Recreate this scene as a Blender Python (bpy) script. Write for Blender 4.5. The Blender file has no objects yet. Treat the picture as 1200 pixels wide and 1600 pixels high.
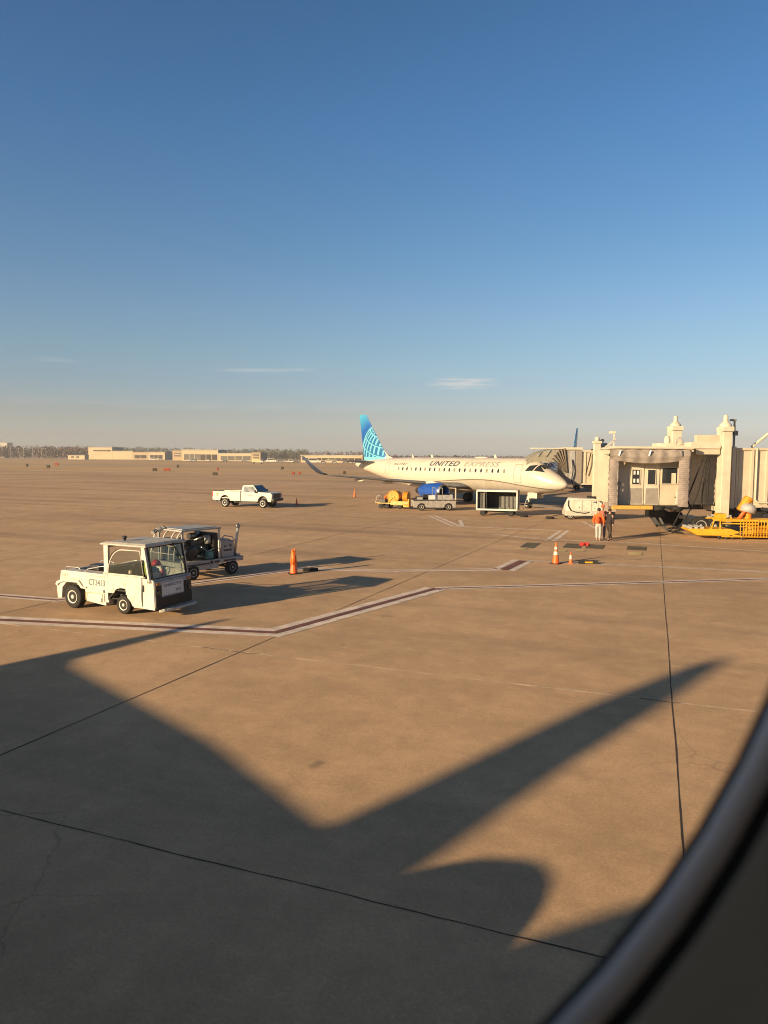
import bpy, bmesh, math, random
from mathutils import Vector, Matrix, Euler
R = math.radians
PI = math.pi
scene = bpy.context.scene
COL = scene.collection
random.seed(7)

# ------------------------------------------------------------------ camera
cam_d = bpy.data.cameras.new('camera'); cam = bpy.data.objects.new('camera', cam_d)
COL.objects.link(cam); scene.camera = cam
CAM_Z = 4.7
PITCH = math.atan(85.4/1109.0); ROLL = math.atan(.006)
cam.location = (0, 0, CAM_Z)
_fw = Vector((0, math.cos(PITCH), -math.sin(PITCH))); _rt = Vector((1, 0, 0)); _up = _rt.cross(_fw)
_r2 = math.cos(ROLL)*_rt + math.sin(ROLL)*_up; _u2 = -math.sin(ROLL)*_rt + math.cos(ROLL)*_up
cam.matrix_world = Matrix(((_r2.x, _u2.x, -_fw.x, 0), (_r2.y, _u2.y, -_fw.y, 0), (_r2.z, _u2.z, -_fw.z, CAM_Z), (0, 0, 0, 1)))
cam_d.sensor_fit = 'VERTICAL'; cam_d.sensor_height = 24.0; cam_d.sensor_width = 18.0
cam_d.lens = 24.0*1109/1600
cam_d.clip_start = 0.01; cam_d.clip_end = 20000
cam_d.dof.use_dof = True; cam_d.dof.focus_distance = 34.0; cam_d.dof.aperture_fstop = cam_d.lens/2.4
scene.cycles.filter_width = 1.1
scene.render.resolution_x = 768; scene.render.resolution_y = 1024

# ------------------------------------------------------------------ sun and sky
SUN_EL = 14.0
SH = Vector((.776, .631, 0)).normalized()           # horizontal direction the shadows fall in
sun_dir = Vector((SH.x*math.cos(R(SUN_EL)), SH.y*math.cos(R(SUN_EL)), -math.sin(R(SUN_EL))))
sd = bpy.data.lights.new('sun', 'SUN'); sd.energy = 5.0; sd.angle = R(0.53); sd.color = (1.0, .735, .43)
so = bpy.data.objects.new('sun', sd); COL.objects.link(so)
so.rotation_euler = sun_dir.to_track_quat('-Z', 'Y').to_euler(); so.location = (-30, -30, 30)
w = bpy.data.worlds.new('World'); scene.world = w; w.use_nodes = True
nt = w.node_tree; nt.nodes.clear()
def N(t, **k):
    n = nt.nodes.new(t)
    for a, b in k.items(): setattr(n, a, b)
    return n
out = N('ShaderNodeOutputWorld'); bg = N('ShaderNodeBackground'); bg.inputs[1].default_value = 0.06
sky = N('ShaderNodeTexSky', sky_type='NISHITA'); sky.sun_disc = False
sky.sun_elevation = R(SUN_EL); sky.sun_rotation = math.atan2(-SH.x, -SH.y)
sky.air_density = 1.3; sky.dust_density = 1.0; sky.ozone_density = 2.2; sky.altitude = 150
tc = N('ShaderNodeTexCoord'); sep = N('ShaderNodeSeparateXYZ'); nt.links.new(tc.outputs['Generated'], sep.inputs[0])
def M(op, a, b=None, c=None, clamp=False):
    n = N('ShaderNodeMath', operation=op); n.use_clamp = clamp
    for i, v in enumerate((a, b, c)):
        if v is None: continue
        if isinstance(v, (int, float)): n.inputs[i].default_value = v
        else: nt.links.new(v, n.inputs[i])
    return n.outputs[0]
az = M('ARCTAN2', sep.outputs[0], sep.outputs[1]); el = M('ARCSINE', sep.outputs[2])
def blob(px, py, wx, wy, tilt=0.0):                    # a soft oval in the sky, centre and size in degrees
    a = M('DIVIDE', M('SUBTRACT', az, R(px)), R(wx)); e0 = M('SUBTRACT', M('SUBTRACT', el, R(py)), M('MULTIPLY', M('SUBTRACT', az, R(px)), tilt))
    e = M('DIVIDE', e0, R(wy))
    return M('SUBTRACT', 1.0, M('ADD', M('MULTIPLY', a, a), M('MULTIPLY', e, e)), clamp=True)
comb = N('ShaderNodeCombineXYZ'); nt.links.new(M('MULTIPLY', az, 14), comb.inputs[0]); nt.links.new(M('MULTIPLY', el, 120), comb.inputs[1])
nz = N('ShaderNodeTexNoise'); nz.inputs['Scale'].default_value = 1.6; nz.inputs['Detail'].default_value = 7; nt.links.new(comb.outputs[0], nz.inputs['Vector'])
nzr = M('MULTIPLY', M('SUBTRACT', nz.outputs[0], .36), 3.2, clamp=True)
cl = M('ADD', M('MULTIPLY', blob(6.2, 5.9, 3.2, .62), 1.3), M('MULTIPLY', blob(-9.3, 6.75, 4.6, .22, .03), .55))
cl = M('ADD', cl, M('MULTIPLY', blob(-24.5, 6.9, 2.2, .22), .35))
cl = M('ADD', cl, M('MULTIPLY', blob(-14, 3.9, 24, .5), .22))
cl = M('ADD', cl, M('MULTIPLY', blob(3, 6.9, 26, .9), .07))
cl = M('MULTIPLY', cl, nzr, clamp=True)
# winter haze: thin warm veil low in the air, deeper blue above, then dimmed overhead to cut the light in shadows (by true elevation above the horizon)
veil = N('ShaderNodeValToRGB'); nt.links.new(M('DIVIDE', el, R(60), clamp=True), veil.inputs[0])
VE = [(0.2, (1.62, 1.85, 3.0)), (1.5, (1.14, 1.25, 2.05)), (3.3, (.94, .97, 1.43)), (5.85, (.82, .92, 1.28)), (8.3, (.79, .93, 1.18)), (11, (.76, .91, 1.18)), (15.4, (.64, .88, 1.15)), (24, (.495, .81, 1.16)), (31.4, (.43, .73, 1.04)), (40, (.30, .34, .42)), (60, (.30, .28, .30))]
while len(veil.color_ramp.elements) > 1: veil.color_ramp.elements.remove(veil.color_ramp.elements[0])
veil.color_ramp.elements[0].position = 0.0; veil.color_ramp.elements[0].color = (*[c/2.5 for c in VE[0][1]], 1)
for d_, c_ in VE[1:]:
    e_ = veil.color_ramp.elements.new(d_/60); e_.color = (*[c/2.5 for c in c_], 1)
vm = N('ShaderNodeVectorMath', operation='SCALE'); nt.links.new(veil.outputs[0], vm.inputs[0]); vm.inputs['Scale'].default_value = 2.5
hsv = N('ShaderNodeVectorMath', operation='MULTIPLY'); nt.links.new(sky.outputs[0], hsv.inputs[0]); nt.links.new(vm.outputs[0], hsv.inputs[1])
mx = N('ShaderNodeMixRGB'); nt.links.new(M('MULTIPLY', cl, .55), mx.inputs[0]); nt.links.new(hsv.outputs[0], mx.inputs[1]); mx.inputs[2].default_value = (6.6, 6.1, 5.6, 1)
nt.links.new(mx.outputs[0], bg.inputs[0]); nt.links.new(bg.outputs[0], out.inputs[0])
scene.view_settings.view_transform = 'Standard'; scene.view_settings.look = 'None'
scene.view_settings.exposure = 1.0; scene.view_settings.gamma = 1.0; scene.view_settings.use_curve_mapping = False

# ------------------------------------------------------------------ materials
MATS = {}
def mat(name, col, rough=.6, metal=0.0, var=.12, scale=3.0, bump=0.0, spec=.4, alpha=None, trans=0.0, coat=0.0):
    if name in MATS: return MATS[name]
    m = bpy.data.materials.new(name); m.use_nodes = True; t = m.node_tree; b = t.nodes['Principled BSDF']
    b.inputs['Roughness'].default_value = rough; b.inputs['Metallic'].default_value = metal
    b.inputs['Specular IOR Level'].default_value = spec; b.inputs['Coat Weight'].default_value = coat
    b.inputs['Transmission Weight'].default_value = trans
    tcn = t.nodes.new('ShaderNodeTexCoord'); n1 = t.nodes.new('ShaderNodeTexNoise'); n1.inputs['Scale'].default_value = scale; n1.inputs['Detail'].default_value = 6
    n1.inputs['Roughness'].default_value = .65
    t.links.new(tcn.outputs['Object'], n1.inputs['Vector'])
    mp = t.nodes.new('ShaderNodeMapRange'); mp.inputs[1].default_value = .3; mp.inputs[2].default_value = .7; mp.inputs[3].default_value = 1-var*1.5; mp.inputs[4].default_value = 1+var*.5
    t.links.new(n1.outputs[0], mp.inputs[0])
    mm = t.nodes.new('ShaderNodeMixRGB'); mm.blend_type = 'MULTIPLY'; mm.inputs[0].default_value = 1; mm.inputs[1].default_value = (*col, 1)
    t.links.new(mp.outputs[0], mm.inputs[2]); t.links.new(mm.outputs[0], b.inputs['Base Color'])
    mr = t.nodes.new('ShaderNodeMapRange'); mr.inputs[3].default_value = max(.05, rough-.12); mr.inputs[4].default_value = min(1, rough+.12)
    t.links.new(n1.outputs[0], mr.inputs[0]); t.links.new(mr.outputs[0], b.inputs['Roughness'])
    if bump:
        bp = t.nodes.new('ShaderNodeBump'); bp.inputs['Strength'].default_value = bump; bp.inputs['Distance'].default_value = .02
        t.links.new(n1.outputs[0], bp.inputs['Height']); t.links.new(bp.outputs[0], b.inputs['Normal'])
    MATS[name] = m; return m
def glassy(name, col, op=.35, rough=.05):                 # thin tinted pane
    if name in MATS: return MATS[name]
    m = bpy.data.materials.new(name); m.use_nodes = True; t = m.node_tree; t.nodes.clear()
    o = t.nodes.new('ShaderNodeOutputMaterial'); tr = t.nodes.new('ShaderNodeBsdfTransparent'); tr.inputs[0].default_value = (*col, 1)
    g = t.nodes.new('ShaderNodeBsdfGlossy'); g.inputs['Roughness'].default_value = rough; g.inputs[0].default_value = (.9, .9, .9, 1)
    df = t.nodes.new('ShaderNodeBsdfDiffuse'); df.inputs[0].default_value = (.25, .3, .27, 1)
    lw = t.nodes.new('ShaderNodeLayerWeight'); pw_ = t.nodes.new('ShaderNodeMath'); pw_.operation = 'POWER'; t.links.new(lw.outputs['Facing'], pw_.inputs[0]); pw_.inputs[1].default_value = 4.0
    fr = t.nodes.new('ShaderNodeMath'); fr.operation = 'MULTIPLY_ADD'; t.links.new(pw_.outputs[0], fr.inputs[0]); fr.inputs[1].default_value = .5; fr.inputs[2].default_value = .045
    m1 = t.nodes.new('ShaderNodeMixShader'); m1.inputs[0].default_value = op*.35; t.links.new(tr.outputs[0], m1.inputs[1]); t.links.new(df.outputs[0], m1.inputs[2])
    m2 = t.nodes.new('ShaderNodeMixShader'); t.links.new(fr.outputs[0], m2.inputs[0]); t.links.new(m1.outputs[0], m2.inputs[1]); t.links.new(g.outputs[0], m2.inputs[2])
    t.links.new(m2.outputs[0], o.inputs[0]); MATS[name] = m; return m
WHITE = mat('white_paint', (.56, .53, .46), .45, var=.10, coat=.1)
DIRTY = mat('dirty_white_paint', (.47, .44, .38), .55, var=.22, scale=4)
CREAM = mat('cream_paint', (.56, .50, .39), .6, var=.14, scale=1.5)
GREYP = mat('grey_paint', (.22, .22, .215), .5, var=.2)
LGREY = mat('light_grey_paint', (.36, .355, .34), .5, var=.2)
BLACKR = mat('black_rubber', (.022, .021, .02), .85, var=.3, bump=.2)
BLACK = mat('black_paint', (.018, .018, .019), .4, var=.2)
DARK = mat('dark_metal', (.05, .05, .052), .45, metal=.5, var=.3)
STEEL = mat('steel', (.38, .38, .38), .35, metal=.85, var=.2)
ALU = mat('aluminium', (.5, .5, .49), .4, metal=.7, var=.15)
YEL = mat('yellow_paint', (.62, .33, .02), .5, var=.18)
ORG = mat('orange_plastic', (.75, .13, .02), .45, var=.12)
ORH = mat('orange_hose', (.62, .27, .02), .55, var=.25)
RED = mat('red_plastic', (.55, .03, .02), .4)
BLUEF = mat('blue_fabric', (.03, .09, .33), .8, var=.2)
HIVIS = mat('orange_fabric', (.75, .12, .02), .85, var=.2, scale=12)
GLASSD = mat('dark_glass', (.02, .025, .03), .08, spec=.8, var=.05)
GLASS = glassy('window_glass', (.62, .72, .66), .5)
SIGNK = mat('matt_dark_sign', (.05, .045, .035), .9, spec=.1)
SIGNR = mat('matt_red_sign', (.20, .06, .04), .9, spec=.1)
VINYL = glassy('clear_vinyl', (.62, .60, .56), .22, .15)
DECAL = mat('dark_lettering', (.05, .055, .07), .5, var=.05)

# ------------------------------------------------------------------ object helpers
def props(o, label=None, cat=None, group=None, kind=None):
    if label: o['label'] = label
    if cat: o['category'] = cat
    if group: o['group'] = group
    if kind: o['kind'] = kind
    return o
def thing(name, label, cat, loc=(0, 0, 0), rz=0.0, group=None):
    o = bpy.data.objects.new(name, None); COL.objects.link(o); o.location = loc; o.rotation_euler = (0, 0, rz); o.empty_display_size = .3
    return props(o, label, cat, group)
def copy_tree(o, parent=None):
    c = o.copy(); COL.objects.link(c); c.parent = parent
    for ch in list(o.children): copy_tree(ch, c)
    return c
class MB:
    def __init__(s): s.v = []; s.f = []; s.m = []; s.sm = []
    def add(s, vs, fs, m=0, sm=False):
        b = len(s.v); s.v += [tuple(x) for x in vs]
        for f in fs: s.f.append(tuple(b+i for i in f)); s.m.append(m); s.sm.append(sm)
    def box(s, c, d, rot=None, m=0, taper=1.0):
        x, y, z = d[0]/2, d[1]/2, d[2]/2; vs = []
        for k in (-1, 1):
            t = taper if k > 0 else 1.0
            for (i, j) in ((-1, -1), (1, -1), (1, 1), (-1, 1)): vs.append(Vector((i*x*t, j*y*t, k*z)))
        if rot is not None:
            q = Euler(rot).to_matrix(); vs = [q @ v for v in vs]
        vs = [v+Vector(c) for v in vs]
        s.add(vs, [(0, 3, 2, 1), (4, 5, 6, 7), (0, 1, 5, 4), (1, 2, 6, 5), (2, 3, 7, 6), (3, 0, 4, 7)], m)
    def b2(s, x0, x1, y0, y1, z0, z1, m=0): s.box(((x0+x1)/2, (y0+y1)/2, (z0+z1)/2), (abs(x1-x0), abs(y1-y0), abs(z1-z0)), m=m)
    def loft(s, rings, m=0, sm=True, caps=(True, True), closed=True):
        n = len(rings[0]); vs = [p for r in rings for p in r]; fs = []
        for i in range(len(rings)-1):
            for j in range(n if closed else n-1):
                k = (j+1) % n; fs.append((i*n+j, i*n+k, (i+1)*n+k, (i+1)*n+j))
        s.add(vs, fs, m, sm)
        b = len(s.v)-len(vs)
        if caps[0]: s.f.append(tuple(b+j for j in reversed(range(n)))); s.m.append(m); s.sm.append(False)
        if caps[1]: s.f.append(tuple(b+(len(rings)-1)*n+j for j in range(n))); s.m.append(m); s.sm.append(False)
    def cyl(s, p0, p1, r0, r1=None, seg=14, m=0, caps=True, sm=True):
        r1 = r0 if r1 is None else r1; p0 = Vector(p0); p1 = Vector(p1); d = (p1-p0).normalized()
        a = d.orthogonal().normalized(); b = d.cross(a); rings = []
        for p, r in ((p0, r0), (p1, r1)): rings.append([p+a*(r*math.cos(2*PI*i/seg))+b*(r*math.sin(2*PI*i/seg)) for i in range(seg)])
        s.loft(rings, m, sm, (caps, caps))
    def bar(s, p0, p1, w, h=None, m=0, up=(0, 0, 1)):
        h = h or w; p0 = Vector(p0); p1 = Vector(p1); d = (p1-p0).normalized(); u = Vector(up)
        if abs(d.dot(u)) > .98: u = Vector((1, 0, 0))
        a = d.cross(u).normalized(); b = a.cross(d).normalized()
        s.loft([[p+a*(i*w/2)+b*(j*h/2) for i, j in ((-1, -1), (1, -1), (1, 1), (-1, 1))] for p in (p0, p1)], m, False)
    def tube(s, pts, r, seg=8, m=0, closed=False):
        P = [Vector(p) for p in pts]; n = len(P); rings = []; prev = None
        for i in range(n):
            d = (P[min(i+1, n-1)]-P[max(i-1, 0)]) if not closed else (P[(i+1) % n]-P[i-1])
            d.normalize()
            a = d.orthogonal().normalized() if prev is None else (prev-d*prev.dot(d)).normalized()
            prev = a; b = d.cross(a)
            rings.append([P[i]+a*(r*math.cos(2*PI*k/seg))+b*(r*math.sin(2*PI*k/seg)) for k in range(seg)])
        if closed: rings.append(rings[0])
        s.loft(rings, m, True, (not closed, not closed))
    def lathe(s, prof, c, axis=(0, 0, 1), seg=24, m=0, caps=(True, True), sm=True):   # prof: (radius, height along axis)
        c = Vector(c); d = Vector(axis).normalized(); a = d.orthogonal().normalized(); b = d.cross(a)
        s.loft([[c+d*h+a*(max(r, .0005)*math.cos(2*PI*i/seg))+b*(max(r, .0005)*math.sin(2*PI*i/seg)) for i in range(seg)] for r, h in prof], m, sm, caps)
    def prism(s, poly, a0, a1, plane='xz', m=0):          # polygon in a plane, extruded along the third axis from a0 to a1
        def P(p, a): return {'xz': (p[0], a, p[1]), 'xy': (p[0], p[1], a), 'yz': (a, p[0], p[1])}[plane]
        n = len(poly); vs = [P(p, a0) for p in poly]+[P(p, a1) for p in poly]
        s.add(vs, [tuple(range(n))[::-1], tuple(range(n, 2*n))]+[(i, (i+1) % n, n+(i+1) % n, n+i) for i in range(n)], m)
    def ell(s, c, r, seg=16, rg=10, m=0):
        c = Vector(c); rings = []
        for i in range(rg+1):
            t = PI*i/rg; t = min(max(t, .02), PI-.02)
            rings.append([c+Vector((r[0]*math.sin(t)*math.cos(2*PI*j/seg), r[1]*math.sin(t)*math.sin(2*PI*j/seg), -r[2]*math.cos(t))) for j in range(seg)])
        s.loft(rings, m, True)
    def grid(s, fn, nu, nv, m=0, sm=True):                # fn(u, v) -> point, u, v in 0..1
        vs = [fn(i/nu, j/nv) for i in range(nu+1) for j in range(nv+1)]
        s.add(vs, [(i*(nv+1)+j, (i+1)*(nv+1)+j, (i+1)*(nv+1)+j+1, i*(nv+1)+j+1) for i in range(nu) for j in range(nv)], m, sm)
    def build(s, name, mats, parent=None, bevel=0.0, loc=None, fix=True, label=None, kind=None):
        me = bpy.data.meshes.new(name); me.from_pydata(s.v, [], s.f)
        if not isinstance(mats, (list, tuple)): mats = [mats]
        for mm in mats: me.materials.append(mm)
        me.polygons.foreach_set('material_index', s.m); me.polygons.foreach_set('use_smooth', s.sm)
        me.update()
        if fix:
            bm = bmesh.new(); bm.from_mesh(me); bmesh.ops.recalc_face_normals(bm, faces=bm.faces); bm.to_mesh(me); bm.free()
        o = bpy.data.objects.new(name, me); COL.objects.link(o)
        if parent is not None: o.parent = parent
        if loc: o.location = loc
        if bevel:
            b = o.modifiers.new('bevel', 'BEVEL'); b.width = bevel; b.segments = 2; b.limit_method = 'ANGLE'; b.angle_limit = R(35)
            b.harden_normals = False
        if label: o['label'] = label
        if kind: o['kind'] = kind
        return o
def text_mesh(s, size, shear=0.0, extrude=0.0, space=1.0, offset=0.0):   # triangles of a piece of lettering in its own x/y plane
    c = bpy.data.curves.new('lettering', 'FONT'); c.body = s; c.size = size; c.shear = shear; c.space_character = space; c.offset = offset
    c.resolution_u = 4
    o = bpy.data.objects.new('lettering', c); COL.objects.link(o)
    bpy.context.view_layer.update()
    dg = bpy.context.evaluated_depsgraph_get(); me = o.evaluated_get(dg).to_mesh()
    bm = bmesh.new(); bm.from_mesh(me); ys = [v.co.y for v in bm.verts]; y0, y1 = min(ys), max(ys)
    for i in range(1, 8): bmesh.ops.bisect_plane(bm, geom=bm.verts[:]+bm.edges[:]+bm.faces[:], plane_co=(0, y0+(y1-y0)*i/8, 0), plane_no=(0, 1, 0))
    bm.verts.index_update(); vs = [tuple(v.co) for v in bm.verts]; fs = [tuple(v.index for v in f.verts) for f in bm.faces]; bm.free()
    o.evaluated_get(dg).to_mesh_clear()
    bpy.data.objects.remove(o); bpy.data.curves.remove(c)
    return vs, fs
def letters(s, size, fn, name, material, parent, shear=0.0, space=1.0, offset=0.0, center=False):   # fn maps (x, y) of the lettering to a point
    vs, fs = text_mesh(s, size, shear, 0, space, offset)
    x0 = min(v[0] for v in vs); wd = max(v[0] for v in vs)-x0
    mb = MB(); mb.add([fn(v[0]-x0-(wd/2 if center else 0), v[1]) for v in vs], fs)
    return mb.build(name, material, parent, fix=False)
def wheel(parent, c, r, wd, rim=WHITE, side=1, rimr=.58, name='wheel'):     # axle along y; side: which way the dish faces
    c = Vector(c); k = MB(); h = wd/2
    k.lathe([(r*.6, -h*.92), (r*.86, -h), (r*.97, -h*.78), (r, -h*.4), (r, h*.4), (r*.97, h*.78), (r*.86, h), (r*.6, h*.92)], c, (0, 1, 0), 28, caps=(True, True))
    t = k.build(name, BLACKR, parent)
    q = MB(); d = Vector((0, side, 0)); q.lathe([(r*rimr, h*1.02), (r*(rimr-.04), h*1.06), (r*(rimr-.12), h*.8), (r*.2, h*.72), (r*.17, h*1.02), (r*.10, h*1.12)], c, d, 24, caps=(False, True))
    q.build('rim', rim, t)
    z = MB()
    for i in range(5):
        a = 2*PI*i/5; z.cyl(c+Vector((math.cos(a)*r*.33, side*h*.74, math.sin(a)*r*.33)), c+Vector((math.cos(a)*r*.33, side*h*.85, math.sin(a)*r*.33)), r*.055, seg=8)
    z.build('wheel_nuts', DARK, t)
    return t
# ------------------------------------------------------------------ ground and airfield
E1 = Vector((.362, .932, 0)).normalized(); E2 = Vector((E1.y, -E1.x, 0))     # the two directions of the slab grid
def AF(a, c, z=0.0): v = E2*a+E1*c; return (v.x, v.y, z)
def gmat(name, c1, c2, c3, sc=1.0, joints=False, rough=.85, bump=.25):
    m = bpy.data.materials.new(name); m.use_nodes = True; t = m.node_tree; b = t.nodes['Principled BSDF']; L = t.links.new
    b.inputs['Roughness'].default_value = rough; b.inputs['Specular IOR Level'].default_value = .25
    g = t.nodes.new('ShaderNodeNewGeometry'); mp = t.nodes.new('ShaderNodeMapping'); mp.inputs['Rotation'].default_value = (0, 0, math.atan2(E1.x, E1.y))
    L(g.outputs['Position'], mp.inputs[0])
    def noise(scale, det, vec=(1, 1, 1), src=None, rg=.6):
        q = t.nodes.new('ShaderNodeMapping'); q.inputs['Scale'].default_value = vec; L(mp.outputs[0], q.inputs[0])
        n = t.nodes.new('ShaderNodeTexNoise'); n.inputs['Scale'].default_value = scale; n.inputs['Detail'].default_value = det; n.inputs['Roughness'].default_value = rg
        L(q.outputs[0], n.inputs['Vector']); return n.outputs[0]
    def ramp(src, a, bb, lo=0., hi=1.):
        r = t.nodes.new('ShaderNodeMapRange'); r.inputs[1].default_value = a; r.inputs[2].default_value = bb; r.inputs[3].default_value = lo; r.inputs[4].default_value = hi; r.interpolation_type = 'SMOOTHSTEP'
        L(src, r.inputs[0]); return r.outputs[0]
    def mix(f, A, B, bt='MIX'):
        x = t.nodes.new('ShaderNodeMixRGB'); x.blend_type = bt
        if isinstance(f, float): x.inputs[0].default_value = f
        else: L(f, x.inputs[0])
        for i, y in ((1, A), (2, B)):
            if isinstance(y, tuple): x.inputs[i].default_value = (*y, 1)
            else: L(y, x.inputs[i])
        return x.outputs[0]
    def slab():                                                                       # each cast slab has its own tone
        s = t.nodes.new('ShaderNodeSeparateXYZ'); L(mp.outputs[0], s.inputs[0]); cb = t.nodes.new('ShaderNodeCombineXYZ')
        for ax, o, p in ((0, .30, 9.2), (1, 14.6, 7.75)):
            q = t.nodes.new('ShaderNodeMath'); q.operation = 'SUBTRACT'; L(s.outputs[ax], q.inputs[0]); q.inputs[1].default_value = o
            d = t.nodes.new('ShaderNodeMath'); d.operation = 'DIVIDE'; L(q.outputs[0], d.inputs[0]); d.inputs[1].default_value = p
            f = t.nodes.new('ShaderNodeMath'); f.operation = 'FLOOR'; L(d.outputs[0], f.inputs[0]); L(f.outputs[0], cb.inputs[ax])
        wn = t.nodes.new('ShaderNodeTexWhiteNoise'); wn.noise_dimensions = '2D'; L(cb.outputs[0], wn.inputs['Vector'])
        r = t.nodes.new('ShaderNodeMapRange'); r.inputs[3].default_value = .93; r.inputs[4].default_value = 1.06; L(wn.outputs[0], r.inputs[0]); return r.outputs[0]
    big = ramp(noise(.05*sc, 5), .35, .65); mid = ramp(noise(.6*sc, 7, rg=.7), .3, .7); fine = noise(22, 5, rg=.75); grain = noise(160, 2)
    c = mix(big, c1, c2); c = mix(ramp(noise(.35*sc, 8, rg=.72), .52, .75, 0, .35), c, c3)
    c = mix(1.0, c, ramp(mid, 0, 1, .91, 1.07), 'MULTIPLY'); c = mix(1.0, c, ramp(noise(1.9, 9, rg=.78), .30, .72, .90, 1.07), 'MULTIPLY')
    if joints: c = mix(1.0, c, slab(), 'MULTIPLY')
    streak = ramp(noise(.22*sc, 6, (.09, 1, 1), rg=.65), .48, .70, 0, .30)          # tyre-darkened lanes
    if joints: c = mix(streak, c, (.11, .085, .065))
    c = mix(1.0, c, ramp(fine, .25, .75, .86, 1.10), 'MULTIPLY'); c = mix(1.0, c, ramp(grain, .2, .8, .80, 1.16), 'MULTIPLY')
    if joints:                                                                       # oil spots and light scars
        sp = ramp(noise(.9, 3, rg=.4), .71, .78, 0, .55); c = mix(sp, c, (.09, .07, .055))
        sc2 = ramp(noise(5.0, 4, rg=.6), .73, .76, 0, .5); c = mix(sc2, c, (.55, .45, .35))
        vo = t.nodes.new('ShaderNodeTexVoronoi'); vo.feature = 'DISTANCE_TO_EDGE'; vo.inputs['Scale'].default_value = .42
        dm = t.nodes.new('ShaderNodeMixRGB'); dm.blend_type = 'ADD'; dm.inputs[0].default_value = .35; L(mp.outputs[0], dm.inputs[1])
        nn = t.nodes.new('ShaderNodeTexNoise'); nn.inputs['Scale'].default_value = 2.2; nn.inputs['Detail'].default_value = 6; L(mp.outputs[0], nn.inputs['Vector']); L(nn.outputs[1], dm.inputs[2]); L(dm.outputs[0], vo.inputs['Vector'])
        ck = ramp(vo.outputs[0], .0, .010, 1, 0); area = ramp(noise(.13, 3), .50, .62, 0, .28)
        mu = t.nodes.new('ShaderNodeMath'); mu.operation = 'MULTIPLY'; L(ck, mu.inputs[0]); L(area, mu.inputs[1]); c = mix(mu.outputs[0], c, (.06, .045, .035))
    if joints:                                                                       # lanes darkened by tyres, running along the slab grid
        s2 = t.nodes.new('ShaderNodeSeparateXYZ'); L(mp.outputs[0], s2.inputs[0]); wv = noise(.09, 4, (.35, 1, 1)); brk = ramp(noise(.16, 5, (.16, 1, 1), rg=.7), .38, .62, 0, 1)
        for c0, ww, dk in ((40.8, .9, .42), (43.6, .45, .28), (52.0, .7, .22), (76.0, 1.6, .38), (96, 1.5, .3), (128, 3, .3), (33.2, .35, .18)):
            q = t.nodes.new('ShaderNodeMath'); q.operation = 'MULTIPLY_ADD'; L(wv, q.inputs[0]); q.inputs[1].default_value = -5.0; L(s2.outputs[1], q.inputs[2])
            d = t.nodes.new('ShaderNodeMath'); d.operation = 'SUBTRACT'; L(q.outputs[0], d.inputs[0]); d.inputs[1].default_value = c0-2.5
            e = t.nodes.new('ShaderNodeMath'); e.operation = 'ABSOLUTE'; L(d.outputs[0], e.inputs[0])
            f = ramp(e.outputs[0], ww*1.6, ww*.2, 0, dk); u = t.nodes.new('ShaderNodeMath'); u.operation = 'MULTIPLY'; L(f, u.inputs[0]); L(brk, u.inputs[1]); c = mix(u.outputs[0], c, (.13, .09, .06))
    L(c, b.inputs['Base Color'])
    bp = t.nodes.new('ShaderNodeBump'); bp.inputs['Strength'].default_value = bump; bp.inputs['Distance'].default_value = .01; L(fine, bp.inputs['Height']); L(bp.outputs[0], b.inputs['Normal'])
    return m
CONC = gmat('apron_concrete', (.56, .373, .218), (.50, .329, .188), (.385, .25, .145), joints=True)
SOIL = gmat('dormant_grass', (.60, .40, .21), (.50, .33, .17), (.38, .26, .14), sc=.4, bump=.1)
SOIL2 = gmat('dry_soil', (.56, .38, .21), (.47, .32, .175), (.38, .26, .14), sc=.3, bump=.1)
TAXI = gmat('taxiway_concrete', (.48, .36, .23), (.42, .31, .20), (.35, .26, .17), sc=.5)
def sheet(name, pts, z, m, kind='structure'):
    k = MB(); k.add([(p[0], p[1], z) for p in pts], [tuple(range(len(pts)))]); return k.build(name, m, kind=kind)
gk = MB(); NG = 14
gk.grid(lambda u, v: ((u-.5)*16000, (v-.5)*16000+1500, 0), NG, NG, sm=False)
gk.build('ground', SOIL2, kind='structure')
def strip(name, c0, c1, z, m, a0=-2600, a1=2600): return sheet(name, [AF(a0, c0), AF(a1, c0), AF(a1, c1), AF(a0, c1)], z, m)
strip('apron', -150, 168, .004, CONC)
strip('grass_strip', 172, 262, .004, SOIL)
strip('taxiway', 262, 300, .004, TAXI)
strip('grass_field', 304, 470, .004, SOIL)
strip('runway', 500, 560, .004, TAXI)
PAINT = mat('faded_white_line_paint', (.74, .62, .52), .8, var=.26, scale=2.5)
PAINTY = mat('faded_yellow_line_paint', (.62, .47, .22), .8, var=.25, scale=2)
REDP = mat('dull_red_line_paint', (.19, .078, .062), .8, var=.25, scale=2.5)
strip('shoulder_line', 168, 169.6, .012, PAINT); strip('taxiway_edge_line', 300, 302, .012, PAINT); strip('service_road', 120, 122.0, .012, TAXI)
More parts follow.
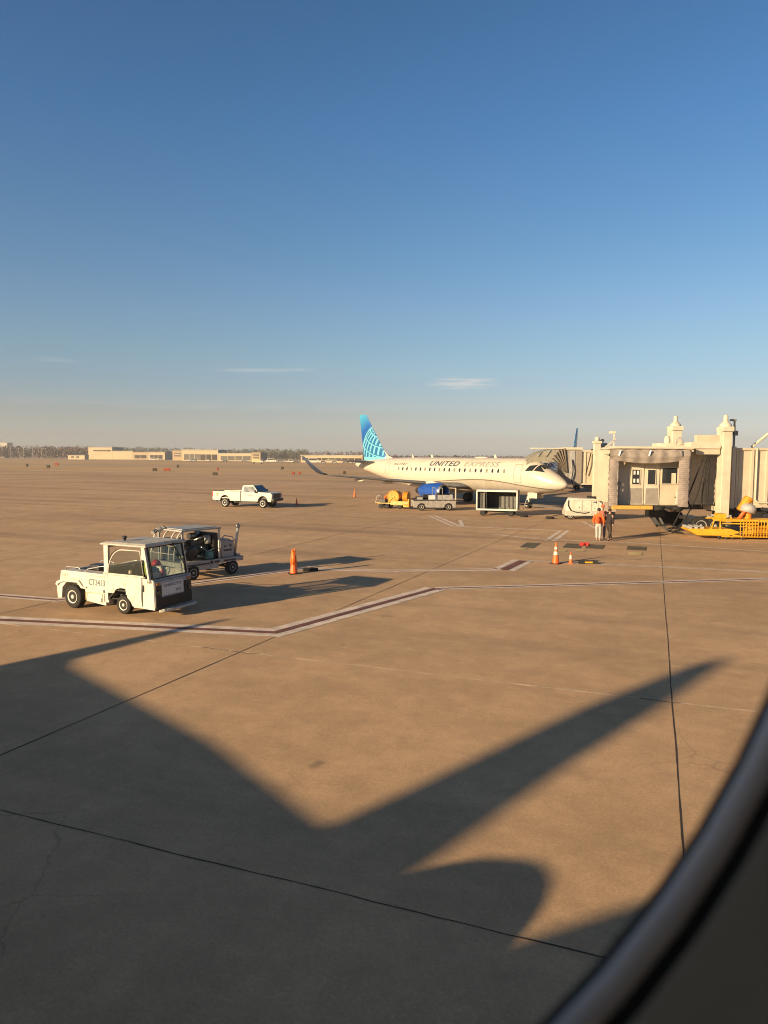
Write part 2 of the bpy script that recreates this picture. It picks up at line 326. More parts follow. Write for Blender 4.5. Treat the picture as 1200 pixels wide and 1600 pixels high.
# sealed joints between the slabs
SEAL = mat('joint_sealant', (.055, .042, .032), .9, var=.4, scale=1.5); SEALL = mat('worn_joint_sealant', (.68, .52, .36), .9, var=.45, scale=1.2)
jk = MB(); lk = MB(); random.seed(3)
def wob(k, p0, p1, wd, z=.008, amp=.02, n=60):
    p0 = Vector(p0); p1 = Vector(p1); d = (p1-p0).normalized(); s = Vector((-d.y, d.x, 0)); L = []; Rr = []
    o = 0.0
    for i in range(n+1):
        o = .8*o+random.uniform(-amp, amp)*.5; q = p0.lerp(p1, i/n)+s*o; ww = wd*random.uniform(.6, 1.25)/2
        L.append((q-s*ww)); Rr.append((q+s*ww))
    k.add([(v.x, v.y, z) for v in L]+[(v.x, v.y, z) for v in Rr], [(i, i+1, n+2+i, n+1+i) for i in range(n)])
wob(jk, (-9.2, 3.3, 0), (23.6, 80, 0), .028, n=160, amp=.012)            # the long joint crossing the picture to the upper right
wob(jk, (1.0, 1.3, 0), (21.0, 54, 0), .021, n=160, amp=.012)
wob(jk, (-12, 11.75, 0), (14, 1.78, 0), .018, n=120, amp=.02)
wob(lk, (-24, 24.5, 0), (22, 7.3, 0), .065, n=260, amp=.03)
for (qx, qy) in ((-3.3, 16.75), (-4.1, 17.05), (5.4, 13.5)): wob(jk, (qx-.35, qy+.13, 0), (qx+.35, qy-.13, 0), .03, z=.0095, n=14, amp=.05)
for q in range(2, 14):
    wob(jk, AF(-80, 14.6+q*7.75), AF(90, 14.6+q*7.75), .022, n=80, amp=.02) if q % 2 == 0 else wob(lk, AF(-80, 14.6+q*7.75), AF(90, 14.6+q*7.75), .022, n=80, amp=.02)
for q in range(2, 8):
    wob(jk, AF(.45+q*9.2, 16), AF(.45+q*9.2, 150), .03, n=80, amp=.02); wob(jk, AF(-8.9-q*9.2+9.2, 10), AF(-8.9-q*9.2+9.2, 150), .03, n=80, amp=.02)
jk.build('slab_joints', SEAL, kind='structure'); lk.build('worn_slab_joints', SEALL, kind='structure')
def ribbon(k, pts, wd, off=0.0, z=.012):
    P = [Vector((p[0], p[1], 0)) for p in pts]; n = len(P); Lr = []; Rr = []
    for i in range(n):
        if i == 0: d = (P[1]-P[0]).normalized(); s = Vector((-d.y, d.x, 0))
        elif i == n-1: d = (P[-1]-P[-2]).normalized(); s = Vector((-d.y, d.x, 0))
        else:
            d0 = (P[i]-P[i-1]).normalized(); d1 = (P[i+1]-P[i]).normalized(); s0 = Vector((-d0.y, d0.x, 0)); s1 = Vector((-d1.y, d1.x, 0)); s = (s0+s1); s /= max(.3, s.length_squared/2)
        Lr.append(P[i]+s*(off-wd/2)); Rr.append(P[i]+s*(off+wd/2))
    k.add([(v.x, v.y, z) for v in Lr]+[(v.x, v.y, z) for v in Rr], [(i, i+1, n+1+i, n+i) for i in range(n-1)])
def roadline(pts, wd, red=True, tot=3):
    ribbon(pw, pts, wd, wd*.95); ribbon(pw, pts, wd, -wd*.95)
    if red: ribbon(pr, pts, wd*.72, 0, .016)
pw = MB(); pr = MB()
roadline([(-26, 22.4), (-10.94, 19.96), (-2.89, 18.68), (1.86, 25.22)], .29)
roadline([(1.90, 25.24), (6.18, 26.01), (15.16, 27.71), (34, 31.2)], .17)
roadline([(-26, 26.2), (-12.84, 23.47), (-10.6, 22.79), (-7.36, 25.69), (-3.23, 29.75)], .19)
ribbon(pw, [(-3.23, 29.75), (-1.58, 29.13), (.15, 29.03), (2.68, 29.29), (4.99, 29.55)], .26); ribbon(pw, [(-3.3, 30.15), (-1.58, 29.48), (.15, 29.40), (2.68, 29.66), (4.85, 29.93)], .13)
for o in (-.36, .36): ribbon(pw, [(5.0, 29.5), (6.45, 32.45)], .27, o)
ribbon(pr, [(5.05, 29.6), (6.4, 32.3)], .34, 0, .016)
roadline([(6.6, 32.3), (11.52, 30.86), (16.1, 29.46), (30, 25.2)], .13, False)
roadline([(3.89, 57.29), (4.99, 48.6)], .26, False); ribbon(pw, [(5.75, 53.3), (5.42, 48.9)], .3)
ribbon(pw, [(4.9, 48.5), (8.56, 47.22), (11.29, 46.13)], .28)
for o in (-.22, .22): ribbon(pw, [(9.5, 40.32), (11.8, 46.15)], .24, o)
ribbon(pw, [(6.72, 43.56), (9.3, 40.96), (14.29, 39.36), (19.68, 36.1), (30, 29.5)], .2)
ribbon(pw, [(14.83, 52.85), (14.18, 46.71)], .22); ribbon(pw, [(-20, 62), (-6, 58.5), (12, 51.5), (34, 43)], .14)
ribbon(pw, [(-60, 96), (20, 70)], .2); ribbon(pw, [(-90, 150), (60, 96)], .3)
pw.build('painted_white_lines', PAINT, kind='structure'); pr.build('painted_red_lines', REDP, kind='structure')
# stand number panels painted on the concrete
GPAN = mat('dark_green_ground_paint', (.15, .125, .07), .8, var=.5, scale=1.2)
a = MB(); b = MB()
for (x, y, l, wd) in ((7.9, 38.1, 2.4, .75), (10.2, 38.0, 2.0, .9), (11.3, 37.7, 1.8, .9), (13.3, 37.1, 1.7, .95)):
    d = E1; s = E2; c0 = Vector((x, y, 0)); a.add([tuple(c0+d*(i*l/2)+s*(j*wd/2)+Vector((0, 0, .018))) for i, j in ((-1, -1), (1, -1), (1, 1), (-1, 1))], [(0, 1, 2, 3)])
for (x, y, l, wd) in ((7.15, 36.6, .9, .5), (9.0, 35.9, .8, .6), (10.05, 36.0, .7, .45), (12.45, 34.9, 1.2, .62)):
    c0 = Vector((x, y, 0)); b.add([tuple(c0+E1*(i*l/2)+E2*(j*wd/2)+Vector((0, 0, .020))) for i, j in ((-1, -1), (1, -1), (1, 1), (-1, 1))], [(0, 1, 2, 3)])
a.build('painted_stand_panels', GPAN, kind='structure'); b.build('painted_yellow_panels', PAINTY, kind='structure')

# ------------------------------------------------------------------ a twin jet (both parked airliners)
SPEC = dict(
 st=[(0, 2.32, .02, .02), (.12, 2.33, .24, .22), (.35, 2.36, .42, .40), (.8, 2.44, .68, .64), (1.4, 2.54, .92, .88), (2.0, 2.66, 1.10, 1.08), (2.6, 2.82, 1.24, 1.31), (3.2, 2.93, 1.35, 1.47), (4.0, 3.02, 1.44, 1.61), (5.0, 3.05, 1.5, 1.66), (7, 3.06, 1.505, 1.675),
     (12, 3.06, 1.505, 1.675), (18, 3.06, 1.505, 1.675), (20.5, 3.08, 1.49, 1.65), (22.5, 3.18, 1.42, 1.53), (24.5, 3.32, 1.26, 1.32), (26.5, 3.48, 1.02, 1.07), (28.5, 3.64, .74, .79), (30.2, 3.76, .48, .52), (31.2, 3.82, .32, .33), (31.6, 3.84, .22, .2)])
def sect(x):
    S = SPEC['st']
    if x <= S[0][0]: return S[0][1:]
    for i in range(len(S)-1):
        if S[i][0] <= x <= S[i+1][0]:
            t = (x-S[i][0])/(S[i+1][0]-S[i][0])
            p0 = S[max(i-1, 0)]; p1 = S[i]; p2 = S[i+1]; p3 = S[min(i+2, len(S)-1)]
            r = []
            for k in (1, 2, 3):
                m1 = (p2[k]-p0[k])/(p2[0]-p0[0])*(p2[0]-p1[0]); m2 = (p3[k]-p1[k])/(p3[0]-p1[0])*(p2[0]-p1[0])
                if i == 0: m1 = (p2[k]-p1[k])*2.2
                t2 = t*t; t3 = t2*t; r.append((2*t3-3*t2+1)*p1[k]+(t3-2*t2+t)*m1+(-2*t3+3*t2)*p2[k]+(t3-t2)*m2)
            return tuple(r)
    return S[-1][1:]
def skin(x, z, side=-1, out=.012):          # point on the starboard (-y) or port (+y) flank at station x aft of the nose, height z
    zc, hw, hh = sect(x); q = max(-1, min(1, (z-zc)/hh)); y = hw*math.sqrt(max(0, 1-q*q))
    n = Vector((0, y/(hw*hw), (z-zc)/(hh*hh))).normalized()
    return Vector((-x, side*(y+n.y*out), z+n.z*out))
def airfoil(n=12, t=.12):
    up = []; lo = []
    for i in range(n+1):
        x = .5*(1-math.cos(PI*i/n)); y = 5*t*(.2969*math.sqrt(x)-.126*x-.3516*x*x+.2843*x**3-.1015*x**4); up.append((x, y)); lo.append((x, -y))
    return up[::-1]+lo[1:-1]
def wing_mb(secs, m=0):                      # secs: (x aft, y, z, chord, thickness ratio, cant in degrees)
    k = MB(); rings = []
    for (x, y, z, c, t, cant) in secs:
        ca, sa = math.cos(R(cant)), math.sin(R(cant)); s = 1 if y >= 0 else -1
        rings.append([(-(x+px*c), y-s*pz*c*sa, z+pz*c*ca) for px, pz in airfoil(10, t)])
    k.loft(rings, m, True); return k
LIV_DK = mat('livery_dark_blue', (.02, .12, .42), .35, coat=.3, var=.05)
LIV_MD = mat('livery_mid_blue', (.012, .11, .28), .35, coat=.3, var=.05)
LIV_LT = mat('livery_pale_blue', (.14, .44, .55), .35, coat=.3, var=.05)
LIV_GR = mat('livery_belly_grey', (.38, .35, .29), .4, coat=.2, var=.10, scale=.8)
PLANEW = mat('airliner_white', (.51, .46, .38), .32, coat=.4, var=.06, scale=.9)
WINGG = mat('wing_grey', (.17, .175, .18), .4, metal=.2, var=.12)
def livery_fin(m):                            # paint that turns from deep to pale blue towards the tip
    if 'fin_paint' in MATS: return MATS['fin_paint']
    mm = bpy.data.materials.new('fin_paint'); mm.use_nodes = True; t = mm.node_tree; b = t.nodes['Principled BSDF']; b.inputs['Roughness'].default_value = .35
    g = t.nodes.new('ShaderNodeTexCoord'); s = t.nodes.new('ShaderNodeSeparateXYZ'); t.links.new(g.outputs['Object'], s.inputs[0])
    ma = t.nodes.new('ShaderNodeMath'); ma.operation = 'MULTIPLY_ADD'; t.links.new(s.outputs[0], ma.inputs[0]); ma.inputs[1].default_value = -.55; t.links.new(s.outputs[2], ma.inputs[2])
    r = t.nodes.new('ShaderNodeValToRGB'); mp = t.nodes.new('ShaderNodeMapRange'); mp.inputs[1].default_value = 22.6; mp.inputs[2].default_value = 26.6; t.links.new(ma.outputs[0], mp.inputs[0]); t.links.new(mp.outputs[0], r.inputs[0])
    r.color_ramp.elements[0].color = (.01, .07, .28, 1); r.color_ramp.elements[1].color = (.05, .30, .48, 1)
    e = r.color_ramp.elements.new(.45); e.color = (.010, .085, .33, 1)
    t.links.new(r.outputs[0], b.inputs['Base Color']); MATS['fin_paint'] = mm; return mm
def make_jet(loc, heading, label):
    t = thing('passenger_airliner', label, 'airliner', (loc[0], loc[1], 0), heading)
    xs = [0, .03, .07, .12, .2, .3, .42, .58, .78, 1, 1.25, 1.5, 1.8, 2.1, 2.4, 2.7, 3, 3.3, 3.7, 4.1, 4.6, 5.2]+[6+i for i in range(13)]+[18.5+.7*i for i in range(19)]+[31.4, 31.6]
    seg = 64; k = MB(); rings = []
    for x in xs:
        zc, hw, hh = sect(x); rings.append([(-x, hw*math.cos(2*PI*j/seg), zc+hh*math.sin(2*PI*j/seg)) for j in range(seg)])
    k.loft(rings, 0, True)
    # wing-to-body fairing
    fr = []
    for i in range(13):
        u = i/12; x = 10.2+7.6*u; e = math.sin(PI*u)**.6 if 0 < u < 1 else .02
        fr.append([(-x, (1.62*e)*math.cos(2*PI*j/24), 1.86+(.78*e)*math.sin(2*PI*j/24)) for j in range(24)])
    k.loft(fr, 1, True)
    body = k.build('fuselage', [PLANEW, LIV_GR], t)
    # the swoosh: belly line from the nose, rising over the wing root and down to the tail
    def sw(x): return 1.96+1.0*math.exp(-((x-11.5)/4.6)**2)*.72+.0 if x > 1 else 1.94
    s = MB(); xs2 = [.5+.35*i for i in range(60)]
    def swz(x):
        if x < 9: u = x/9; return 1.86+.72*(u*u*(3-2*u))
        u = min(1, (x-9)/12); return 2.58-.62*(u*u*(3-2*u))
    for side in (-1, 1):
        P = [(skin(x, swz(x)-.05, side, .014), skin(x, swz(x)+.05, side, .014)) for x in xs2]
        vs = [p for a in P for p in a]; s.add(vs, [(2*i, 2*i+2, 2*i+3, 2*i+1) for i in range(len(P)-1)], 0, True)
    s.build('swoosh_line', mat('swoosh_dark', (.16, .13, .09), .4), t)
    s = MB()
    for side in (-1, 1):
        rowsn = 6
        for i in range(len(xs2)-1):
            for j in range(rowsn):
                def zz(x, q): zc, hw, hh = sect(x); zb = zc-hh*.985; return zb+(swz(x)-.05-zb)*q
                s.add([skin(xs2[i], zz(xs2[i], j/rowsn), side, .008), skin(xs2[i+1], zz(xs2[i+1], j/rowsn), side, .008), skin(xs2[i+1], zz(xs2[i+1], (j+1)/rowsn), side, .008), skin(xs2[i], zz(xs2[i], (j+1)/rowsn), side, .008)], [(0, 1, 2, 3)], 0, True)
    s.build('belly_paint', LIV_GR, t)
    # cabin windows
    for i in range(22):
        x = 6.15+i*.745
        if i in (99,): continue
        for side in (-1, 1):
            q = MB(); n = 14
            ring = [skin(x+.125*math.cos(2*PI*a/n)*1.0, 3.46+.2*math.sin(2*PI*a/n)*(1.0), side, .016) for a in range(n)]
            q.add(ring, [tuple(range(n))]); shade = (i*7) % 3 == 0
            q.build('cabin_window', mat('window_blind', (.20, .18, .15), .4) if shade else GLASSD, t)
    # cockpit panes
    for side in (-1, 1):
        for poly in (((3.75, 3.50), (2.98, 3.55), (2.80, 4.08), (3.42, 4.02)), ((2.88, 3.56), (1.85, 3.42), (2.05, 3.52), (2.66, 4.07))):
            q = MB()
            def f(u, v, poly=poly, side=side):
                a = Vector(poly[0]).lerp(Vector(poly[1]), u); b_ = Vector(poly[3]).lerp(Vector(poly[2]), u); p = a.lerp(b_, v); return skin(p[0], p[1], side, .016)
            q.grid(f, 8, 6); q.build('cockpit_window', GLASSD, t)
    q = MB(); q.grid(lambda u, v: (lambda x, y: (-x, y, sect(x)[0]+sect(x)[2]*math.sqrt(max(0, 1-(y/sect(x)[1])**2))+.014))(2.02+.55*v+.1*abs(u-.5)*2, (u-.5)*1.1), 10, 5); q.build('cockpit_window', GLASSD, t)
    # doors as engraved outlines
    def outline(x0, x1, z0, z1, name, side, wd=.035, rr=.12):
        q = MB(); pts = []
        for cx, cz, a0 in ((x1-rr, z1-rr, 0), (x0+rr, z1-rr, 90), (x0+rr, z0+rr, 180), (x1-rr, z0+rr, 270)):
            for a in range(0, 91, 18): pts.append((cx+rr*math.cos(R(a0+a)), cz+rr*math.sin(R(a0+a))))
        full = []
        for i in range(len(pts)):
            p, q2 = Vector(pts[i]), Vector(pts[(i+1) % len(pts)]); nseg = max(1, int((q2-p).length/.25))
            for j in range(nseg): full.append(p.lerp(q2, j/nseg))
        cx, cz = (x0+x1)/2, (z0+z1)/2; n = len(full)
        inn = [Vector((cx+(p.x-cx)*(1-wd*2/(x1-x0)), cz+(p.y-cz)*(1-wd*2/(z1-z0)))) for p in full]
        q.add([skin(p.x, p.y, side, .015) for p in full]+[skin(p.x, p.y, side, .015) for p in inn], [(i, (i+1) % n, n+(i+1) % n, n+i) for i in range(n)])
        return q.build(name, mat('panel_gap', (.20, .17, .13), .6), t)
    for side in (-1, 1):
        outline(4.1, 4.95, 2.42, 4.12, 'door_outline', side); outline(23.6, 24.35, 2.8, 4.1, 'door_outline', side); outline(7.2, 8.6, 1.7, 2.5, 'cargo_door_outline', side, .02)
    # titles
    def onside(x0, z0, side):
        def f(a, b_):
            x = (x0-a*1.42) if side < 0 else (x0+a*1.42); zc, hw, hh = sect(x); th0 = math.asin((z0-zc)/hh); th = th0+b_/1.6
            return skin(x, zc+hh*math.sin(min(th, 1.45)), side, .02)
        return f
    for side, xa, xb, xr in ((-1, 16.8, 11.7, 22.8), (1, 5.6, 10.9, 20.4)):
        letters('UNITED', .80, onside(xa, 3.86, side), 'title_lettering', mat('title_navy', (.05, .06, .085), .4), t, shear=.25, space=1.12, offset=.018)
        letters('EXPRESS', .80, onside(xb, 3.86, side), 'title_lettering', mat('title_grey', (.28, .26, .23), .4), t, shear=.25, space=1.12, offset=.010)
        letters('N67747', .42, onside(xr, 3.84, side), 'registration', mat('title_navy', (0, 0, 0)), t, shear=.25, space=1.15)
    # flap of small aerials on the crown
    for x in (8.6, 17.8, 21.0):
        q = MB(); zc, hw, hh = sect(x); z = zc+hh; q.prism([(-x-.20, z-.05), (-x+.20, z-.05), (-x+.0, z+.30), (-x-.14, z+.30)], -.02, .02); q.build('antenna', PLANEW, t)
    q = MB(); q.ell((-10.5, 0, 4.74), (.9, .35, .12)); q.build('radome_blister', PLANEW, t)
    # wings with raked tips
    for s in (-1, 1):
        wg = wing_mb([(10.6, s*.6, 1.80, 6.2, .13, 0), (12.2, s*1.9, 1.92, 4.9, .12, 0), (14.0, s*4.6, 2.20, 3.3, .11, 0), (18.6, s*12.4, 2.88, 1.35, .10, 0), (18.9, s*12.9, 2.98, 1.3, .10, 15)])
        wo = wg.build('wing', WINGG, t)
        wing_mb([(18.92, s*12.93, 3.0, 1.28, .10, 20), (19.3, s*13.15, 3.15, 1.25, .10, 45), (19.9, s*13.5, 3.6, 1.1, .09, 62), (21.1, s*14.25, 4.75, .55, .08, 66)]).build('winglet', mat('winglet_shade_blue', (.035, .05, .09), .5), wo)  # shade on the winglet is put into its dark blue-grey colour
        q = MB()
        for (yy, xx, ln) in ((3.4, 16.2, 2.3), (6.6, 16.9, 2.0), (9.6, 18.0, 1.7)):
            q = MB(); zz = 1.92+(yy-1.9)*.09; q.lathe([(.02, 0), (.13, ln*.2), (.17, ln*.5), (.12, ln*.8), (.02, ln)], (-(xx-.6), s*yy, zz-.22), (-1, 0, .0), 12)
            q.build('flap_fairing', PLANEW, wo)
        # nacelle, lip, fan and pylon
        cx, cy, cz = 11.3, s*4.25, 1.36; q = MB(); prof = [(.68, 0), (.78, .12), (.86, .5), (.88, 1.2), (.82, 2.2), (.66, 3.1), (.60, 3.3)]
        q.lathe(prof, (-cx, cy, cz), (-1, 0, 0), 32, caps=(False, True)); q.lathe([(.68, 0), (.60, .1), (.62, .8)], (-cx, cy, cz), (-1, 0, 0), 32, caps=(False, False))
        en = q.build('engine', mat('nacelle_blue', (.015, .07, .33), .3, coat=.4, var=.06), t)
        q = MB(); q.lathe([(.60, .06), (.66, -.02), (.70, -.03), (.76, .05), (.80, .16)], (-cx, cy, cz), (-1, 0, 0), 32, caps=(False, False)); q.build('inlet_lip', STEEL, en)
        q = MB(); q.lathe([(.61, .75), (.2, .7), (.14, .5), (.02, .35)], (-cx, cy, cz), (-1, 0, 0), 24, caps=(False, True))
        for i in range(18):
            an = 2*PI*i/18; ca, sa = math.cos(an), math.sin(an); q.add([(-cx-.66, cy+.16*ca, cz+.16*sa), (-cx-.60, cy+.60*ca, cz+.60*sa), (-cx-.68, cy+.60*math.cos(an+.2), cz+.60*math.sin(an+.2)), (-cx-.72, cy+.16*math.cos(an+.3), cz+.16*math.sin(an+.3))], [(0, 1, 2, 3)])
        q.build('fan', DARK, en)
        q = MB(); q.lathe([(.52, 3.2), (.40, 3.7), (.30, 4.0), (.10, 4.3)], (-cx, cy, cz), (-1, 0, 0), 20); q.build('exhaust_cone', DARK, en)
        q = MB(); q.prism([(-cx-.7, cz+.8), (-cx-3.2, cz+.5), (-cx-4.4, cz+.70), (-cx-3.4, cz+.90), (-cx-1.8, cz+1.02)], cy-.12, cy+.12); q.build('pylon', PLANEW, en, bevel=.04)
        # tailplane
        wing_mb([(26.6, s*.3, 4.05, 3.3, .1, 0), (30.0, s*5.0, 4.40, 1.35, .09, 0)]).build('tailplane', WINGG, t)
        # main gear
        q = MB(); q.cyl((-14.9, s*2.6, .45), (-14.8, s*2.5, 2.0), .11); q.bar((-14.8, s*2.6, .9), (-13.9, s*1.9, 1.8), .1); q.prism([(-15.3, .8), (-14.4, .8), (-14.3, 1.9), (-15.4, 1.9)], s*2.86, s*2.9)
        mg = q.build('main_gear', LGREY, t)
        for o in (-.22, .22):
            q = MB(); q.lathe([(.25, -.13), (.42, -.14), (.47, -.08), (.47, .08), (.42, .14), (.25, .13)], (-14.9, s*2.6+o, .47), (0, 1, 0), 24); q.build('wheel', BLACKR, mg)
    q = MB(); q.cyl((-4.35, 0, .3), (-4.2, 0, 1.6), .09); q.bar((-4.3, 0, .85), (-3.4, 0, 1.5), .08); q.box((-4.3, 0, .95), (.25, .35, .3))
    ng = q.build('nose_gear', WHITE, t)
    for o in (-.17, .17):
        q = MB(); q.lathe([(.16, -.09), (.27, -.1), (.31, -.05), (.31, .05), (.27, .1), (.16, .09)], (-4.35, o, .31), (0, 1, 0), 22); wl = q.build('wheel', BLACKR, ng)
        q = MB(); q.lathe([(.16, .1), (.12, .07), (.05, .11)], (-4.35, o, .31), (0, 1 if o > 0 else -1, 0), 18, caps=(False, True)); q.build('rim', WHITE, wl)
    for s in (-1, 1):
        q = MB(); q.prism([(-3.0, 1.0), (-4.1, 1.0), (-4.1, 1.55), (-3.0, 1.5)], s*.42, s*.45); q.build('gear_door', PLANEW, t)
    # fin with the globe livery
    k = MB(); nu, nv = 64, 110
    def finp(u, v, s):
        z = 4.38+v*5.45; le = 25.7+(29.7-25.7)*max(0, (z-4.9))/4.93 if z > 4.9 else 25.7-(4.9-z)*.3; te = 30.05+(31.05-30.05)*v
        x = le+(te-le)*u; c = te-le; th = 5*.10*c*(.2969*math.sqrt(u)-.126*u-.3516*u*u+.2843*u**3-.1015*u**4); return (-x, s*(th+.0), z)
    pole = Vector((-.08, .40, .90)).normalized(); ax1 = pole.cross(Vector((0, 1, 0))).normalized(); ax2 = pole.cross(ax1)
    def cls(x, z):
        nx = (x-26.1)/4.35; nzz = (z-5.25)/3.7; r2 = nx*nx+nzz*nzz
        if r2 > 1: return 0
        if r2 > .93: return 2
        if z < 4.75 + max(0, (x-28))*.0: return 2
        p = Vector((nx, math.sqrt(1-r2), nzz)); la = math.degrees(math.asin(max(-1, min(1, p.dot(pole))))); lo = math.degrees(math.atan2(p.dot(ax1), p.dot(ax2)))
        fl = (la+3) % 17
        if fl < 2.0: return 2
        if (lo % 13) < 5.2 and fl > 3.6: return 2
        return 1
    for s in (-1, 1):
        vs = [finp(i/nu, j/nv, s) for i in range(nu+1) for j in range(nv+1)]; base = len(k.v); k.v += vs
        for i in range(nu):
            for j in range(nv):
                a_, b_, c_, d_ = i*(nv+1)+j, (i+1)*(nv+1)+j, (i+1)*(nv+1)+j+1, i*(nv+1)+j+1
                cx = -sum(vs[q][0] for q in (a_, b_, c_, d_))/4; cz2 = sum(vs[q][2] for q in (a_, b_, c_, d_))/4
                k.f.append((base+a_, base+b_, base+c_, base+d_)); k.m.append(cls(cx, cz2)); k.sm.append(True)
    k.add([finp(u/20, 1, s) for s in (-1, 1) for u in range(21)], [(i, i+1, 22+i, 21+i) for i in range(20)], 0)
    fin = k.build('tail_fin', [livery_fin(0), LIV_MD, LIV_LT], t)
    q = MB(); q.loft([[(-24.0, y, 4.30) for y in (-.02, .02)]+[(-23.99, 0, 4.45)], [(-25.5, y, 4.25) for y in (-.12, .12)]+[(-25.5, 0, 4.95)], [(-26.4, y, 4.2) for y in (-.12, .12)]+[(-26.6, 0, 5.85)]], 0, False); q.build('dorsal_fairing', PLANEW, t)
    return t
jet = make_jet((16.31, 63.28), R(-51.4), 'white airliner with blue grid-patterned tail and blue engines parked beyond the baggage cart')
jet2 = copy_tree(jet); jet2.location = (20.3, 93.2, 0); jet2.rotation_euler = (0, 0, R(-114)); props(jet2, 'farther airliner behind the jet bridges, only its blue fin tip and one engine showing', 'airliner')
# ------------------------------------------------------------------ the aircraft the picture is taken from
TH = R(23); UU = Vector((math.cos(TH), math.sin(TH), 0)); NN = Vector((-UU.y, UU.x, 0))
own = thing('passenger_airliner', 'airliner around the viewpoint, dark window surround at lower right', 'airliner', (0, 0, 0), TH)
# local frame: x = towards its nose, y = out through the window, z = up
NC = -1.70
OS = [(9.0, 3.5, .02, .02), (8.8, 3.5, .5, .45), (8.0, 3.6, 1.1, 1.05), (6.6, 3.72, 1.65, 1.65), (5.0, 3.8, 1.93, 1.93), (3.2, 3.82, 2.0, 1.98), (1.2, 3.82, 2.02, 1.98)]
OS2 = [(-16, 3.82, 2.02, 1.98), (-20, 3.85, 1.98, 1.95), (-23, 4.0, 1.85, 1.78), (-26, 4.3, 1.5, 1.45), (-29, 4.65, 1.05, 1.05), (-31.5, 4.95, .62, .6), (-33.4, 5.1, .3, .28)]
def oring(x, zc, hw, hh, seg=48, ex=2.05):
    r = []
    for j in range(seg):
        a = 2*PI*j/seg; c, s = math.cos(a), math.sin(a)
        r.append((x, NC+hw*math.copysign(abs(c)**(2/ex), c), zc+hh*math.copysign(abs(s)**(2/ex), s)))
    return r
HULL = mat('hull_white', (.66, .66, .66), .4)
k = MB()
rings = [oring(*s) for s in OS]
xw = [.35, -.35, -4, -8]
rings += [oring(x, 3.82, 2.02, 1.98) for x in xw]+[oring(*s) for s in OS2]
n = 48
vs = [p for r in rings for p in r]; fs = []
iw = len(OS)                                 # ring at +.35; the panel between it and the next holds the window
skip = [j for j in range(n) if rings[iw][j][1] > NC+1.0 and 4.3 < (rings[iw][j][2]+rings[iw][(j+1) % n][2])/2 < 5.15]
for i in range(len(rings)-1):
    for j in range(n):
        if i == iw and j in skip: continue
        if i == iw+2 and rings[iw][j][1] < NC-1.0 and 4.45 < (rings[iw][j][2]+rings[iw][(j+1) % n][2])/2 < 4.95: continue   # long slot for the windows across the cabin, added to light the lining
        if iw-2 <= i < len(OS)+4 and i != iw and rings[iw][j][1] > NC+1.0 and 4.40 < (rings[iw][j][2]+rings[iw][(j+1) % n][2])/2 < 4.95: continue   # long slots for this side's other cabin windows, cut to let skylight in
        q = (j+1) % n; fs.append((i*n+j, i*n+q, (i+1)*n+q, (i+1)*n+j))
k.add(vs, fs, 0, True); k.f.append(tuple(range(n))); k.m.append(0); k.sm.append(False); k.f.append(tuple(range((len(rings)-1)*n, len(rings)*n))); k.m.append(0); k.sm.append(False)
WX, WZ = .003, CAM_Z+.0197+.055                   # centre of the window
def stad(r, y, nseg=56, hs=.055):            # upright stadium ring of half-width r around the window
    pts = []
    for j in range(nseg):
        a = 2*PI*(j+.5)/nseg; pts.append((WX+r*math.cos(a), y, WZ+(hs if math.sin(a) > 0 else -hs)+r*math.sin(a)))
    return pts
YP = .090                                    # inner pane
# flat panel round the window, joined to the hull opening
jl = min(skip); jh = max(skip)+1
rim = []
z0 = rings[iw][jl][2]; z1 = rings[iw][jh][2]; x0, x1 = -.35, .35
hole = stad(.1475, YP+.012)
outer = []
for p in hole:
    dx, dz = p[0]-WX, p[2]-WZ; tt = min((x1-WX)/dx if dx > 1e-9 else 1e9, (x0-WX)/dx if dx < -1e-9 else 1e9, (z1-WZ)/dz if dz > 1e-9 else 1e9, (z0-WZ)/dz if dz < -1e-9 else 1e9)
    px, pz = WX+dx*tt, WZ+dz*tt
    q = (pz-z0)/(z1-z0); yy = rings[iw][jl][1]*(1-q)+rings[iw][jh][1]*q; outer.append((px, yy+.0, pz))
k.loft([outer, hole], 0, False, (False, False))
k.build('fuselage', HULL, own, fix=False)
SURR = mat('window_surround_grey', (.74, .74, .74), .30, spec=.6, var=.05, scale=8)
SEALB = mat('window_seal_black', (.012, .012, .013), .5, var=.1)
LINING = mat('cabin_lining', (.62, .66, .65), .7, var=.08, scale=6)
k = MB(); k.loft([stad(.1475, YP+.012), stad(.134, YP+.003), stad(.1275, YP-.0005)], 0, True, (False, False)); ws = k.build('window_seal', SEALB, own, fix=False)
k = MB(); k.loft([stad(.1275, YP-.0005), stad(.1277, YP-.0022)], 0, True, (False, False)); k.build('inner_seal', SEALB, own, fix=False)
k = MB(); k.loft([stad(.1307+.0030*math.cos(R(a_)), YP-.0024-.0031*math.sin(R(a_))) for a_ in range(184, 79, -8)], 0, True, (False, False)); k.build('window_surround', SURR, own, fix=False)
k = MB(); k.loft([stad(.1310, YP-.0054), stad(.1319, YP-.0052), stad(.1326, YP-.0060), stad(.1330, YP-.0074)], 0, True, (False, False)); k.build('surround_gap', SEALB, own, fix=False)
k = MB(); big = [(max(-.5, min(.5, WX+(p[0]-WX)*6)), YP-.013, max(WZ-.45, min(WZ+.35, WZ+(p[2]-WZ)*6))) for p in stad(.1336, 0)]
k.loft([stad(.1330, YP-.0074), stad(.136, YP-.0088), stad(.15, YP-.0110), stad(.19, YP-.012), big], 0, True, (False, False)); k.build('cabin_lining', LINING, own, fix=False)
